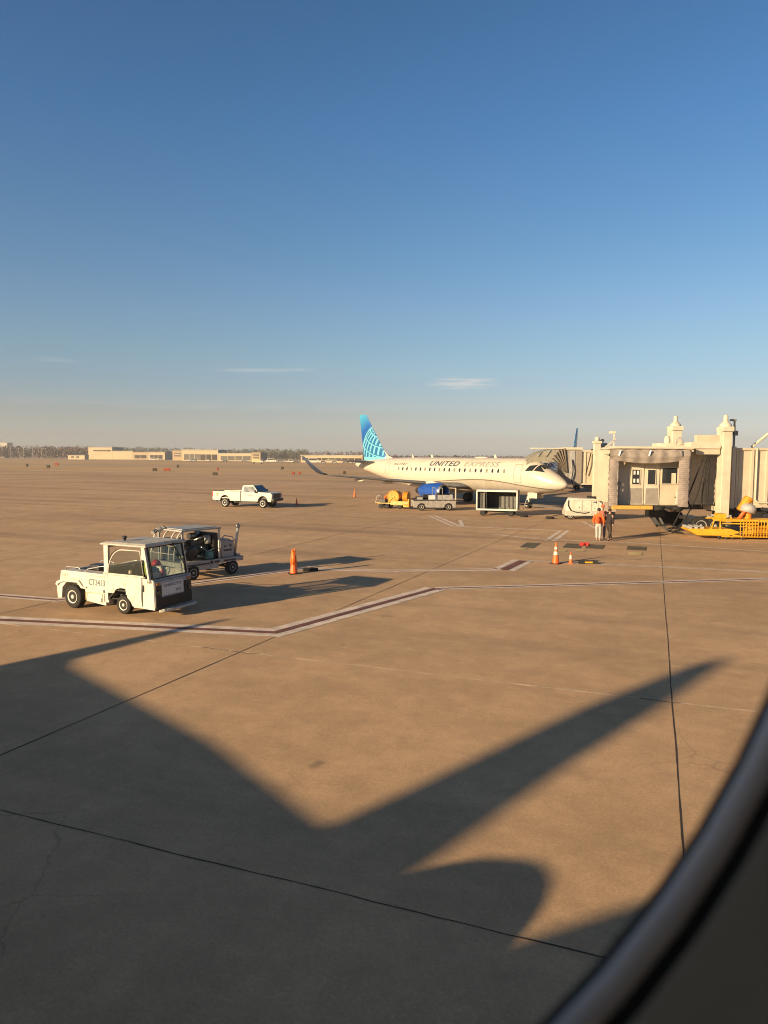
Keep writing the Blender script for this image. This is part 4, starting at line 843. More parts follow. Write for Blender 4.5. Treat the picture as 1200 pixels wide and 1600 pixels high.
# ------------------------------------------------------------------ hose reel trailer, blue-hooded loader, baggage cart, power unit
def make_hose():
    t = thing('hose_reel_cart', 'yellow hose reel trailer with two big orange reels left of the low grey loader', 'hose cart', (1.15, 65.3, 0), R(-22))
    k = MB(); k.b2(-1.65, 1.4, -.62, .62, .46, .54); k.b2(-1.95, -1.4, -.5, .5, .50, .56); k.b2(-.35, 1.4, -.66, -.60, .36, .72); k.build('deck', mat('pale_yellow_paint', (.50, .38, .12), .55, var=.3), t, bevel=.01)
    for (x, r, wd) in ((-.15, .58, .95), (.95, .52, .42)):
        k = MB()
        if wd > .5:
            for i in range(9): k.lathe([(r-.07, -.05), (r-.01, -.04), (r, 0), (r-.01, .04), (r-.07, .05)], (x, -.42+.1*i, 1.10), (0, 1, 0), 28, caps=(False, False))
            k.cyl((x, -.46, 1.1), (x, .46, 1.1), r-.08, seg=24)
        else:
            for i in range(4): k.lathe([(r-.07, -.05), (r-.01, -.04), (r, 0), (r-.01, .04), (r-.07, .05)], (x-.15+.1*i, 0, 1.08), (1, 0, 0), 28, caps=(False, False))
            k.cyl((x-.2, 0, 1.08), (x+.2, 0, 1.08), r-.08, seg=24)
        rl = k.build('hose_reel', ORH, t)
        q = MB()
        if wd > .5:
            for s in (-1, 1): q.lathe([(r+.03, 0), (r+.05, .02), (r+.03, .04)], (x, s*.50-.02, 1.1), (0, 1, 0), 28, caps=(False, False)); q.cyl((x, s*.47, 1.1), (x, s*.5, 1.1), .12)
            q.bar((x-.5, -.5, .54), (x, -.5, 1.1), .05); q.bar((x+.5, -.5, .54), (x, -.5, 1.1), .05)
        else:
            q.cyl((x-.26, 0, 1.08), (x+.26, 0, 1.08), .09); q.lathe([(r+.02, 0), (r+.04, .02), (r+.02, .04)], (x+.22, 0, 1.08), (1, 0, 0), 28, caps=(False, False))
        q.build('reel_frame', YEL, rl)
    k = MB(); k.tube([(-.55, -.30, 1.15), (-.85, -.25, 1.2), (-1.1, -.1, 1.0), (-1.25, 0, .75)], .09, 10); k.build('hose_end', ORG, t)
    k = MB(); k.b2(-1.55, -1.0, -.35, .35, .56, .86); k.bar((-1.3, -.3, .8), (-1.3, -.3, 1.3), .05); k.tube([(-1.6, 0, .6), (-1.7, 0, 1.0), (-1.5, .0, 1.2)], .03); k.build('pump', DARK, t); k = MB(); k.b2(.2, .5, -.2, .3, .56, .9); k.bar((.35, -.3, .6), (.35, -.3, 1.65), .05); k.b2(-.3, .4, -.35, -.25, 1.62, 1.70); k.build('hose_guide', DARK, t)
    k = MB(); k.bar((-1.9, -.45, .56), (-1.75, -.45, 1.15), .035); k.bar((-1.75, -.45, 1.15), (-1.3, -.45, 1.15), .035); k.build('handle', LGREY, t)
    k = MB(); k.b2(.9, 1.42, -.66, -.3, .2, .46); k.b2(1.34, 1.44, -.66, .66, .2, .95); k.build('rear_guard', YEL, t)
    for x in (-1.35, -.75, .5):
        for s in (-1, 1): wheel(t, (x, s*.5, .22), .22, .14, DARK, s, .5)
def make_loader():
    t = thing('belt_loader', 'low grey loader with upright posts and a white side panel parked before the blue engine', 'loader', (4.45, 63.7, 0), R(6))
    k = MB()
    def arch(cx, r, z0, n=8): return [(cx-r*math.cos(PI*i/n), z0+r*math.sin(PI*i/n)) for i in range(n+1)]
    P = [(-1.95, .28)]+arch(-1.22, .40, .28)+arch(1.22, .40, .28)+[(1.85, .28), (1.88, .92), (-1.95, .88)]
    k.prism(P, -.92, -.80); k.prism(P, .80, .92); k.b2(-1.9, 1.8, -.8, .8, .74, .88); k.b2(-.7, .7, -.8, .8, .3, .74); k.build('body', mat('warm_grey_paint', (.33, .31, .28), .5, var=.2), t, bevel=.02)
    k = MB(); k.b2(-1.98, 1.9, -.94, -.90, .90, .97); k.b2(-1.7, -1.1, -.90, -.3, .97, 1.25); k.b2(-.9, -.2, .1, .6, .95, 1.4); k.build('side_boxes', DARK, t)
    k = MB(); k.b2(-.62, -.02, -.94, -.9, 1.0, 1.38); k.build('white_panel', mat('plate_white', (.6, .6, .6)), t)
    k = MB(); k.b2(-1.65, -1.15, -.93, -.91, .99, 1.2); k.build('notice_panel', LGREY, t)
    for x in (.05, .62):
        k = MB(); k.bar((x, -.92, .9), (x, -.92, 2.0), .05); k.bar((x, .92, .9), (x, .92, 2.0), .05); k.bar((x, -.92, 2.0), (x, .92, 2.0), .05); k.build('post_frame', ALU, t)
    k = MB(); k.b2(.2, 1.5, -.93, -.89, .98, 1.40); k.b2(1.50, 1.56, -.93, -.1, .9, 1.42); k.build('side_panel', LGREY, t)
    k = MB(); k.bar((1.82, -.88, .9), (1.82, -.88, 2.0), .09); k.bar((1.24, -.88, 2.03), (1.84, -.88, 2.0), .06); k.build('post', CREAM, t)
    k = MB(); k.b2(.4, 1.2, -.6, .5, .95, 1.3); k.b2(.3, .5, -.6, .5, 1.2, 1.55); k.build('seat', BLACK, t, bevel=.04)
    k = MB(); k.bar((-1.9, .2, 1.0), (2.6, .2, 1.5), .5, .12); k.build('conveyor', BLACKR, t)
    for x in (-1.22, 1.22):
        for s in (-1, 1): wheel(t, (x, s*.78, .32), .32, .22, WHITE, s, .58)
def make_bagcart():
    t = thing('baggage_cart', 'white-framed baggage cart with an open side and grey curtains near the nose gear', 'baggage cart', (9.35, 58.15, 0), R(-17)); Lh, Wh = 1.62, .75
    k = MB()
    for x in (-Lh, Lh):
        for y in (-Wh, Wh): k.b2(x-.05, x+.05, y-.05, y+.05, .48, 2.05)
    for y in (-Wh, Wh): k.b2(-Lh, Lh, y-.05, y+.05, .45, .58); k.b2(-Lh, Lh, y-.05, y+.05, 1.97, 2.08)
    k.build('frame', mat('frame_white', (.60, .58, .52), .5), t)
    k = MB(); k.b2(-Lh-.04, Lh+.04, -Wh-.02, Wh+.02, 2.08, 2.12); k.build('roof', ALU, t)
    k = MB(); k.b2(-Lh, Lh, -Wh+.05, Wh-.05, .48, .54); k.build('deck', DARK, t)
    for x in (-Lh, Lh): k = MB(); k.b2(x-.02, x+.02, -Wh+.05, Wh-.05, .55, 1.98); k.build('end_wall', mat('dull_pink_grey', (.24, .20, .17), .6, var=.2), t)
    k = MB(); k.grid(lambda u, v: (-Lh+.1+u*(2*Lh-.2), Wh-.02+.03*math.sin(u*60), .56+1.42*v), 60, 2); k.build('rear_curtain', mat('dark_curtain', (.06, .055, .045), .8), t, fix=False)
    for x0, x1 in ((-Lh+.06, -Lh+.62), (Lh-1.35, Lh-.72), (Lh-.66, Lh-.08)):
        k = MB(); k.grid(lambda u, v: (x0+(x1-x0)*u, -Wh+.30+.05*math.sin(u*11), .60+(1.25 if x0 < 0 else 1.0)*v), 30, 2); k.build('curtain', mat('grey_curtain', (.13, .13, .12), .7, var=.3, scale=8), t, fix=False)
    k = MB(); k.b2(-.9, -.85, -Wh+.2, Wh-.1, .55, 1.95); k.build('divider', DARK, t)
    for x in (-1.15, 1.15):
        for s in (-1, 1): wheel(t, (x, s*.62, .23), .23, .15, DARK, s, .5)
    k = MB(); k.b2(-1.4, 1.4, -.2, .2, .3, .44); k.cyl((-1.15, -.6, .23), (-1.15, .6, .23), .04); k.cyl((1.15, -.6, .23), (1.15, .6, .23), .04); k.build('running_gear', DARK, t)
    k = MB(); k.bar((1.4, 0, .35), (2.05, -.1, .5), .06); k.bar((2.05, -.1, .5), (2.35, -.1, 1.5), .05); k.build('tow_bar', STEEL, t)
def make_gpu():
    t = thing('ground_power_unit', 'white box-shaped ground power unit with rounded sloping end, trailing cables', 'power unit', (15.75, 55.2, 0), R(-6))
    k = MB(); P = [(-1.65, .62), (-1.60, 1.0), (-1.32, 1.60), (-1.18, 1.66), (.62, 1.60), (1.10, 1.28), (1.14, .60), (-1.4, .58)]
    k.prism(P, -.74, .74); k.build('housing', WHITE, t, bevel=.06)
    k = MB(); k.prism([(-1.70, .30), (-1.72, .64), (1.16, .60), (1.0, .30)], -.78, .78); k.build('skirt', DIRTY, t, bevel=.03)
    k = MB(); k.prism([(1.15, .62), (1.15, 1.62), (2.1, 1.60), (2.15, .62)], -.70, .70); k.build('rear_housing', mat('dull_pink_grey2', (.33, .27, .23), .6), t, bevel=.04)
    k = MB(); k.b2(1.05, 2.1, -.6, .6, .2, .62); k.build('chassis', BLACK, t)
    for x0, x1 in ((-1.05, -.45), (-.40, .25), (.3, .8)):
        k = MB()
        for a, b in (((x0, .66), (x1, .66)), ((x1, .66), (x1, 1.5)), ((x1, 1.5), (x0, 1.5)), ((x0, 1.5), (x0, .66))): k.bar((a[0], -.745, a[1]), (b[0], -.745, b[1]), .014)
        k.build('panel_seam', mat('panel_gap', (0, 0, 0)), t)
    k = MB(); k.tube([(-1.45, -.76, 1.5), (-1.5, -.80, 1.1), (-1.3, -.82, .72), (-.9, -.8, .58), (-.2, -.8, .50), (.1, -.8, .58)], .035); k.build('power_cable', BLACKR, t)
    k = MB(); k.add([(.38, -.750, 1.32), (.62, -.750, 1.32), (.60, -.750, 1.42), (.42, -.750, 1.40)], [(0, 1, 2, 3)]); k.add([(.62, -.750, 1.25), (.68, -.750, 1.25), (.68, -.750, 1.45), (.62, -.750, 1.45)], [(0, 1, 2, 3)]); k.build('decal', DECAL, t)
    k = MB(); k.ell((-.62, -.75, .95), (.035, .02, .04)); k.ell((.5, -.75, .9), (.03, .02, .03)); k.build('latch', DARK, t)
    for x in (-1.30, 1.5):
        for s in (-1, 1): wheel(t, (x, s*.66, .27), .27, .18, WHITE, s, .58)
    k = MB(); k.bar((-1.7, 0, .35), (-2.5, .05, .22), .06); k.build('tow_bar', DARK, t)
make_hose(); make_loader(); make_bagcart(); make_gpu()
# nose tow bar in front of the airliner
tb = MB(); tb.bar((10.9, 58.6, .95), (14.2, 56.6, .72), .09); tb.cyl((10.9, 58.6, .6), (10.9, 58.6, 1.0), .05)
o = tb.build('tow_bar', DARK, None); props(o, 'dark tow bar running from the baggage cart to the power unit', 'tow bar')

# ------------------------------------------------------------------ cones, chocks and small things
def make_cone(loc, h, label, cols=True, plain=False, group=None):
    t = thing('traffic_cone', label, 'traffic cone', (loc[0], loc[1], 0), random.uniform(0, 3), group)
    r = h*.17; k = MB(); k.lathe([(r, .03), (r*.95, .05), (h*.03+.008, h*.97), (h*.025, h)], (0, 0, 0), (0, 0, 1), 24); k.build('cone_body', ORG, t)
    k = MB(); k.box((0, 0, .018), (r*2.7, r*2.7, .036), taper=.94); k.build('base', ORG if h < .6 else BLACKR, t, bevel=.006)
    if cols:
        for a, b in ((.42, .58), (.68, .80)) if h > .6 else ((.40, .75),):
            k = MB(); ra = lambda q: r*.95+(h*.03+.008-r*.95)*(q*h-.05)/(h*.92)+.003; k.lathe([(ra(a), a*h), (ra(b), b*h)], (0, 0, 0), (0, 0, 1), 24, caps=(False, False)); k.build('reflective_collar', mat('collar_white', (.62, .56, .48), .5), t)
    return t
make_cone((7.70, 31.50), .96, 'tall orange cone with two white collars beside the small cone')
make_cone((8.38, 31.55), .52, 'short orange cone with a pale collar next to the yellow-labelled chock')
make_cone((-3.47, 83.3), .95, 'distant orange cone behind the pickup, near the wing tip', cols=False)
make_cone((-8.55, 69.3), .70, 'small dark worn cone standing ahead of the pickup bonnet', cols=False)
t = thing('traffic_cone', 'orange cone with a stack of orange wands pushed over it beside a dark chock', 'traffic cone', (-3.62, 28.3, 0), .4)
k = MB(); k.lathe([(.165, .04), (.155, .06), (.12, .36), (.10, .42), (.13, .44), (.11, .70), (.075, .86), (.06, .92)], (0, 0, 0), (0, 0, 1), 24); k.build('cone_body', ORG, t)
k = MB(); k.box((0, 0, .02), (.42, .42, .04), taper=.94); k.build('base', BLACKR, t, bevel=.006)
for i in range(5):
    a = 2*PI*i/5+.4; k = MB(); k.cyl((.10*math.cos(a), .10*math.sin(a), .40), (.055*math.cos(a), .055*math.sin(a), 1.02-.03*i), .046, .034, seg=10); k.build('marshalling_wand', mat('wand_orange', (.8, .19, .03), .35), t)
for (p, rz, ln, hh, lab, plate) in (((-3.02, 29.02), R(15), .62, .13, 'low dark rubber chock on the line beside the wand-topped cone', False), ((9.15, 31.5), R(-6), .86, .16, 'long dark chock with a yellow label beside the short cone', True)):
    t = thing('wheel_chock', lab, 'wheel chock', (p[0], p[1], 0), rz); k = MB(); k.prism([(-.10, 0), (.10, 0), (.065, hh), (-.065, hh)], -ln/2, ln/2, 'yz' if False else 'xz')
    k.v = [(v[1], v[0], v[2]) for v in k.v]; k.build('block', BLACKR, t, bevel=.01)
    if plate: k = MB(); k.b2(-.16, .18, -.097, -.088, .05, .115); k.build('label_plate', YEL, t)
for i, (x, y) in enumerate(((10.72, 38.1), (10.98, 38.15))):
    k = MB(); k.prism([(-.10, 0), (.10, 0), (.03, .15), (-.03, .15)], -.13, .13); o = k.build('wheel_chock', RED, None, bevel=.012); o.location = (x, y, .02); o.rotation_euler = (0, 0, .5+.3*i); props(o, ('left' if i == 0 else 'right')+' one of the two small red chocks on the dark stand panel', 'wheel chock', 'red chocks on the stand panel')
for (x, y, r, lab) in ((12.9, 55.0, .34, 'black cable coil lying on the ground before the power unit'), (11.2, 56.6, .3, 'black cable coil lying behind the baggage cart')):
    k = MB(); pts = [(r*(1-.004*i)*math.cos(i*.5), r*(1-.004*i)*.8*math.sin(i*.5), .05+.002*i) for i in range(60)]; k.tube(pts, .035, 6); o = k.build('cable_coil', BLACKR, None); o.location = (x, y, 0); props(o, lab, 'cable coil')
for (x, y, s_) in ((.75, 11.69, .03), (-1.09, 9.96, .04)):
    pass
# ------------------------------------------------------------------ passenger boarding bridges
PANELG = mat('bridge_grey_panel', (.27, .245, .215), .6, var=.12)
FABRIC = mat('canopy_fabric', (.29, .25, .22), .85, var=.2, scale=4, bump=.3)
RIBC = mat('bridge_cream', (.50, .44, .33), .6, var=.12, scale=.8)
SEAM = mat('panel_seam_brown', (.16, .12, .08), .8)
def ribbed(k, x0, x1, y0, y1, z0, z1, pitch=.62, rib=.07):
    k.b2(x0, x1, y0, y1, z0, z1)
    x = x0+.25
    while x < x1-.2: k.b2(x, x+.16, y0-rib, y0, z0+.12, z1-.12, 0); k.b2(x+.16, x+.21, y0-.012, y0+.01, z0+.12, z1-.12, 1); k.b2(x, x+.16, y1, y1+rib, z0+.12, z1-.12); x += pitch
    for z in (z0, z1-.12): k.b2(x0, x1, y0-rib-.03, y1+rib+.03, z-.02, z+.13)
def near_bridge():
    t = thing('jet_bridge', 'near cream boarding bridge with an open canopied cab and two tall lift columns', 'jet bridge', (20, 46.5, 0)); O = Vector((20, 46.5, 0))
    def X(px, Y): return (px-600)/1109*Y*1.0-20
    # local coordinates: x right, y away
    cx0, cx1 = -6.25, -1.35; yf = -3.0; yb = -2.0; zb, zt = 1.82, 5.32
    # cab back wall with a pair of doors and a big window
    k = MB(); k.b2(cx0+.95, cx1+.55, yb, 2.6, zb, zt-.05); k.build('cab', RIBC, t, bevel=.02)
    k = MB(); k.prism([(cx0-.15, yf-.15), (cx1+.2, yf-.15), (cx1+.2, 2.7), (cx0+1.2, 2.7), (cx0+.80, yb)], zt, zt+.14, 'xy'); k.build('cab_roof', CREAM, t, bevel=.02)
    k = MB(); k.prism([(cx0+.05, yf+.1), (cx1+.15, yf+.1), (cx1+.15, yb), (cx0+.75, yb)], zb-.12, zb, 'xy'); k.build('cab_floor', DARK, t)
    k = MB(); k.b2(cx0+.25, cx0+2.75, yf-.06, yf+.12, zb-.22, zb+.02); k.build('floor_bumper', mat('amber_bumper', (.60, .33, .07), .6), t, bevel=.03)
    k = MB(); k.b2(cx0+2.75, cx1-.2, yf+.02, yf+.12, zb-.14, zb+.0); k.cyl((cx0+2.85, yf, zb-.15), (cx0+3.45, yf, zb-.15), .13); k.cyl((cx0+4.0, yf, zb-.15), (cx0+4.6, yf, zb-.15), .11); k.build('floor_roller', BLACKR, t)
    dx = cx0+1.55
    for i in range(2):
        a = dx+i*.98; k = MB(); k.b2(a+.02, a+.94, yb-.06, yb-.005, zb+.02, zb+2.62); d = k.build('door', WHITE if False else CREAM, t, bevel=.01)
        k = MB(); k.b2(a+.20, a+.68, yb-.085, yb-.062, zb+1.30, zb+2.20); k.build('door_pane', GLASSD, d)
        k = MB()
        for (p0, p1) in (((a+.18, zb+1.28), (a+.70, zb+1.28)), ((a+.18, zb+2.22), (a+.70, zb+2.22)), ((a+.18, zb+1.28), (a+.18, zb+2.22)), ((a+.70, zb+1.28), (a+.70, zb+2.22))): k.bar((p0[0], yb-.09, p0[1]), (p1[0], yb-.09, p1[1]), .04)
        k.build('pane_frame', CREAM, d)
        k = MB(); k.b2(a+.10, a+.86, yb-.075, yb-.062, zb+.08, zb+1.05); k.build('kick_panel', PANELG, d)
    wx = dx+2.05; k = MB(); k.b2(wx+.02, wx+1.0, yb-.05, yb-.01, zb+1.34, zb+2.34); wo = k.build('cab_window', GLASSD, t)
    k = MB()
    for (p0, p1) in (((wx, zb+1.32), (wx+1.02, zb+1.32)), ((wx, zb+2.36), (wx+1.02, zb+2.36)), ((wx, zb+1.32), (wx, zb+2.36)), ((wx+1.02, zb+1.32), (wx+1.02, zb+2.36))): k.bar((p0[0], yb-.06, p0[1]), (p1[0], yb-.06, p1[1]), .06)
    k.build('window_frame', CREAM, wo)
    for zz in ((wx+.25, 1.42, .18, .10), (wx+.62, 1.5, .16, .5)): pass
    k = MB(); k.b2(wx+.62, wx+.90, yb-.058, yb-.052, zb+1.36, zb+2.0); k.build('operator_console', CREAM, wo)
    for (px_, pz_) in ((dx+.28, 1.9), (dx+.50, 1.9), (dx+.28, 1.4), (dx+.50, 1.4)):
        k = MB(); k.b2(px_, px_+.12, yb-.092, yb-.088, zb+pz_, zb+pz_+.24); k.build('notice_sheet', mat('plate_white', (0, 0, 0)), t)
    k = MB(); k.lathe([(.11, 0), (.13, .02), (.11, .04)], (cx0+.95, yb-.06, zb+1.35), (0, 1, 0), 16); k.bar((cx0+.95, yb-.05, zb+.1), (cx0+.95, yb-.05, zb+1.3), .07); k.build('control_post', PANELG, t)
    k = MB(); k.bar((cx1-.45, yf+.3, zb), (cx1-.45, yf+.3, zb+.55), .05); k.b2(cx1-.7, cx1-.2, yf+.25, yf+.35, zb+.5, zb+.56); k.build('floor_pedestal', DARK, t)
    # bellows canopy: top flap with sag, two pleated side curtains
    def top(u, v):
        x = cx0+(cx1-cx0)*u; sag = .22*math.sin(PI*u); return (x, yf-.12*math.sin(PI*v)+.03*math.sin(u*37), zt-.02-v*(.62+sag)-.03*math.sin(v*14))
    k = MB(); k.grid(top, 50, 12); k.grid(lambda u, v: (cx0+(cx1-cx0)*u, yf+.02+(yb-yf)*v, zt-.45-.30*math.sin(PI*u)*(1-v)+.1*v), 20, 8); k.build('canopy_flap', FABRIC, t, fix=False)
    for s, x, wd in ((0, cx0, .55), (1, cx1-.62, .62)):
        k = MB(); k.grid(lambda u, v, x=x, wd=wd: (x+wd*u, yf+.02+.007*math.sin(v*150)+.03*math.sin(v*9+u*2)-.05*math.sin(PI*u), zb-.05+(zt-zb-.6)*v), 10, 200); k.build('side_curtain', mat('curtain_fabric', (.30, .255, .23), .85, var=.2, scale=5), t, fix=False)
        xx = cx0 if s == 0 else cx1; k = MB(); k.grid(lambda u, v, xx=xx: (xx+(.72*u if xx == cx0 else 0)+.03*math.sin(v*60), yf+(yb-yf)*u, zb-.05+(zt-zb-.05)*v), 8, 80); k.build('side_bellows', FABRIC, t, fix=False)
    for x in (cx0+.62, cx0+2.45, cx1-.62): k = MB(); k.bar((x, yf-.20, zt-.10), (x-.08+.04*(x > -3.5)*4, yf-.16, zt-.42), .08); k.build('canopy_strut', ALU, t)
    k = MB(); k.bar((cx0+.55, yf+.3, zb), (cx0+.50, yf+.3, zt-.9), .06); k.bar((cx1-.62, yf+.2, zb+.1), (cx1-.58, yf+.2, zb+.9), .09); k.build('curtain_pole', WHITE, t)
    # telescoping tunnels
    k = MB(); ribbed(k, cx1+.55, 2.75, .2, 3.3, zb-.0, zt-.15, 1.2, .05); k.build('inner_tunnel', [mat('bridge_cream_inner', (.44, .385, .30), .6, var=.12), SEAM], t)
    k = MB(); ribbed(k, 2.55, 26, -.35, 3.8, 1.68, 5.42, .95, .09); k.build('outer_tunnel', [RIBC, SEAM], t)
    k = MB(); k.tube([(4.05, -.50, 5.4), (4.05, -.50, 2.15), (4.25, -.50, 1.98), (9, -.50, 1.95), (14, -.50, 1.95)], .06); k.build('conduit', CREAM, t)
    k = MB(); k.b2(2.45, 2.70, -.6, 4.0, 1.6, 5.5); k.build('tunnel_collar', CREAM, t, bevel=.02)
    k = MB(); k.b2(2.6, 26, .3, 3.1, 1.2, 1.66); k.b2(cx1+.4, 2.4, .6, 2.9, 1.45, 1.8); k.build('tunnel_underframe', DARK, t)
    # lift columns
    for i, (x, y, w_, zt2) in enumerate(((1.72, -1.05, .56, 6.45), (.75, 4.2, .66, 6.7))):
        k = MB(); k.b2(x-w_/2, x+w_/2, y-.36, y+.36, 1.05, zt2); c = k.build('lift_column', CREAM, t, bevel=.03)
        k = MB(); k.box((x, y, zt2+.12), (w_+.14, .9, .30)); k.lathe([(.36, .25), (.34, .42), (.18, .56), (.14, .62), (.13, .95), (.09, 1.0)], (x, y, zt2), (0, 0, 1), 20); k.build('column_head', CREAM, c, bevel=.02)
        k = MB(); k.b2(x-w_/2-.10, x-w_/2, y-.3, y+.3, 5.5, zt2); k.build('side_rail', CREAM, c)
        for j in range(6):
            pass
    k = MB(); k.bar((1.72, -1.05, 5.6), (.75, 4.2, 5.6), .3, .35); k.b2(-.15, 1.35, -1.25, -.95, 5.0, 6.2); k.build('cross_beam', RIBC, t, bevel=.02); k = MB(); k.bar((1.72, -1.05, 1.6), (.75, 4.2, 1.6), .3, .3); k.build('cross_beam', RIBC, t, bevel=.02)
    k = MB(); k.b2(-.55, 1.35, -1.35, -.5, 5.35, 5.75); k.b2(-3.0+1.5, .4, .1, 1.6, 5.3, 5.62); k.build('equipment_ledge', CREAM, t, bevel=.03)
    # bogie
    k = MB(); k.b2(1.2, 2.2, -1.35, -.7, .75, 1.25); k.b2(1.0, 1.3, -1.3, -.6, .8, 1.15); k.b2(1.3, 2.1, -1.5, 4.5, .55, .80); k.build('bogie', LGREY, t, bevel=.03)
    for x in (.55, 1.45):
        wheel(t, (x-.35, -1.45, .58), .58, .36, LGREY, -1, .6)
    for x in (.2, 1.1): wheel(t, (x, 4.6, .58), .58, .36, LGREY, 1, .6)
    # roof equipment
    k = MB(); k.b2(cx1-.6, cx1+.55, .3, 1.6, zt+.14, zt+.42); k.cyl((cx1+.1, .8, zt+.4), (cx1+.1, .8, zt+.75), .20); k.ell((cx1+.1, .8, zt+.8), (.17, .17, .12)); k.build('roof_unit', CREAM, t, bevel=.03)
    k = MB(); k.tube([(cx1+.7, .8, zt+.1), (cx1+.7, .8, zt+.7), (cx1+.95, .8, zt+.8), (cx1+1.1, .8, zt+.55), (cx1+1.1, .8, zt+.0)], .07); k.build('roof_duct', LGREY, t)
    k = MB(); k.tube([(4.2, .5, 5.5), (5.2, .5, 6.35), (5.45, .5, 6.45), (5.7, .5, 6.38), (6.8, .5, 5.5)], .09); k.build('cable_hoop', CREAM, t)
    k = MB(); k.bar((2.55, -.5, 5.2), (2.55, -.5, 7.2), .10); k.b2(2.25, 2.62, -.6, -.4, 7.1, 7.22); k.b2(2.5, 2.75, -.6, -.4, 6.2, 6.5); k.build('light_mast', GREYP, t)
    k = MB(); k.bar((-5.35, 1, zt+.1), (-4.6, 1, zt+.7), .06); k.bar((-4.72, 1, zt+.1), (-4.72, 1, zt+1.15), .06); k.b2(-5.0, -4.65, .9, 1.1, zt+1.05, zt+1.2); k.build('camera_mast', CREAM, t)
    # hanging cables
    loops = [[(-.62, -.6, 4.75), (-.70, -.8, 3.9), (-.75, -.85, 3.0), (-.45, -.9, 2.3), (-.15, -.9, 1.5)], [(-.15, -.6, 4.7), (-.3, -.8, 3.8), (-.75, -.85, 2.7), (-1.0, -.9, 1.9), (-1.2, -.9, 1.3)], [(-.4, -.6, 4.75), (-.55, -.8, 3.2), (-.25, -.85, 2.4)],
             [(-1.9, -2.2, .35), (-.6, -1.4, 2.4), (.35, -1.1, 4.6), (.60, -1.1, 4.95), (.85, -1.1, 4.6), (.70, -1.0, 3.0), (.75, -1.0, 1.7)], [(-1.5, -2.2, .3), (-.1, -1.4, 2.3), (.50, -1.15, 4.5), (.62, -1.15, 4.8), (.72, -1.1, 4.5), (.5, -1.0, 2.8), (.45, -1, 1.7)]]
    for L in loops:
        P = [Vector(p) for p in L]; pts = []
        for i in range(len(P)-1):
            a = P[max(i-1, 0)]; b = P[i]; c = P[i+1]; d = P[min(i+2, len(P)-1)]
            for j in range(8):
                u = j/8; pts.append(.5*((2*b)+(c-a)*u+(2*a-5*b+4*c-d)*u*u+(3*b-a-3*c+d)*u**3))
        pts.append(P[-1]); k = MB(); k.tube(pts, .042, 6); k.build('hanging_cable', BLACKR, t)
    k = MB(); k.b2(-3.2, -2.2, -1.6, -.9, 1.05, 1.75); k.bar((-2.9, -1.3, 1.1), (-2.5, -1.5, .45), .28); k.bar((-2.45, -1.3, 1.1), (-2.2, -1.5, .55), .16); k.tube([(-2.4, -1.5, .5), (-2.1, -1.8, .2), (-1.7, -2.0, .12), (-1.2, -2.1, .06)], .05); k.tube([(-2.2, -1.5, .5), (-1.9, -1.8, .15), (-1.5, -1.9, .06)], .05); k.build('cable_hoist', BLACK, t, bevel=.02)
    k = MB(); k.b2(2.8, 5.0, .2, 2.6, .45, 1.3); k.bar((4.5, -.4, 1.6), (5.4, -.6, 1.45), .2); k.b2(6.0, 7.2, -.4, 1.0, .3, 1.6); k.tube([(2.9, -.5, 1.5), (3.1, -.6, 1.1), (3.3, -.5, 1.6)], .03); k.build('underslung_gear', DARK, t, bevel=.03)
    return t
near = near_bridge()
for ch in near.children:
    if ch.name.split('.')[0] in ('inner_tunnel', 'outer_tunnel', 'conduit', 'tunnel_collar', 'lift_column', 'cross_beam', 'equipment_ledge', 'bogie', 'wheel', 'hanging_cable', 'light_mast', 'underslung_gear', 'cable_hoop', 'tunnel_underframe'):
        ch.location = (-.55 if 'inner' not in ch.name else 0, -1.1, 0)
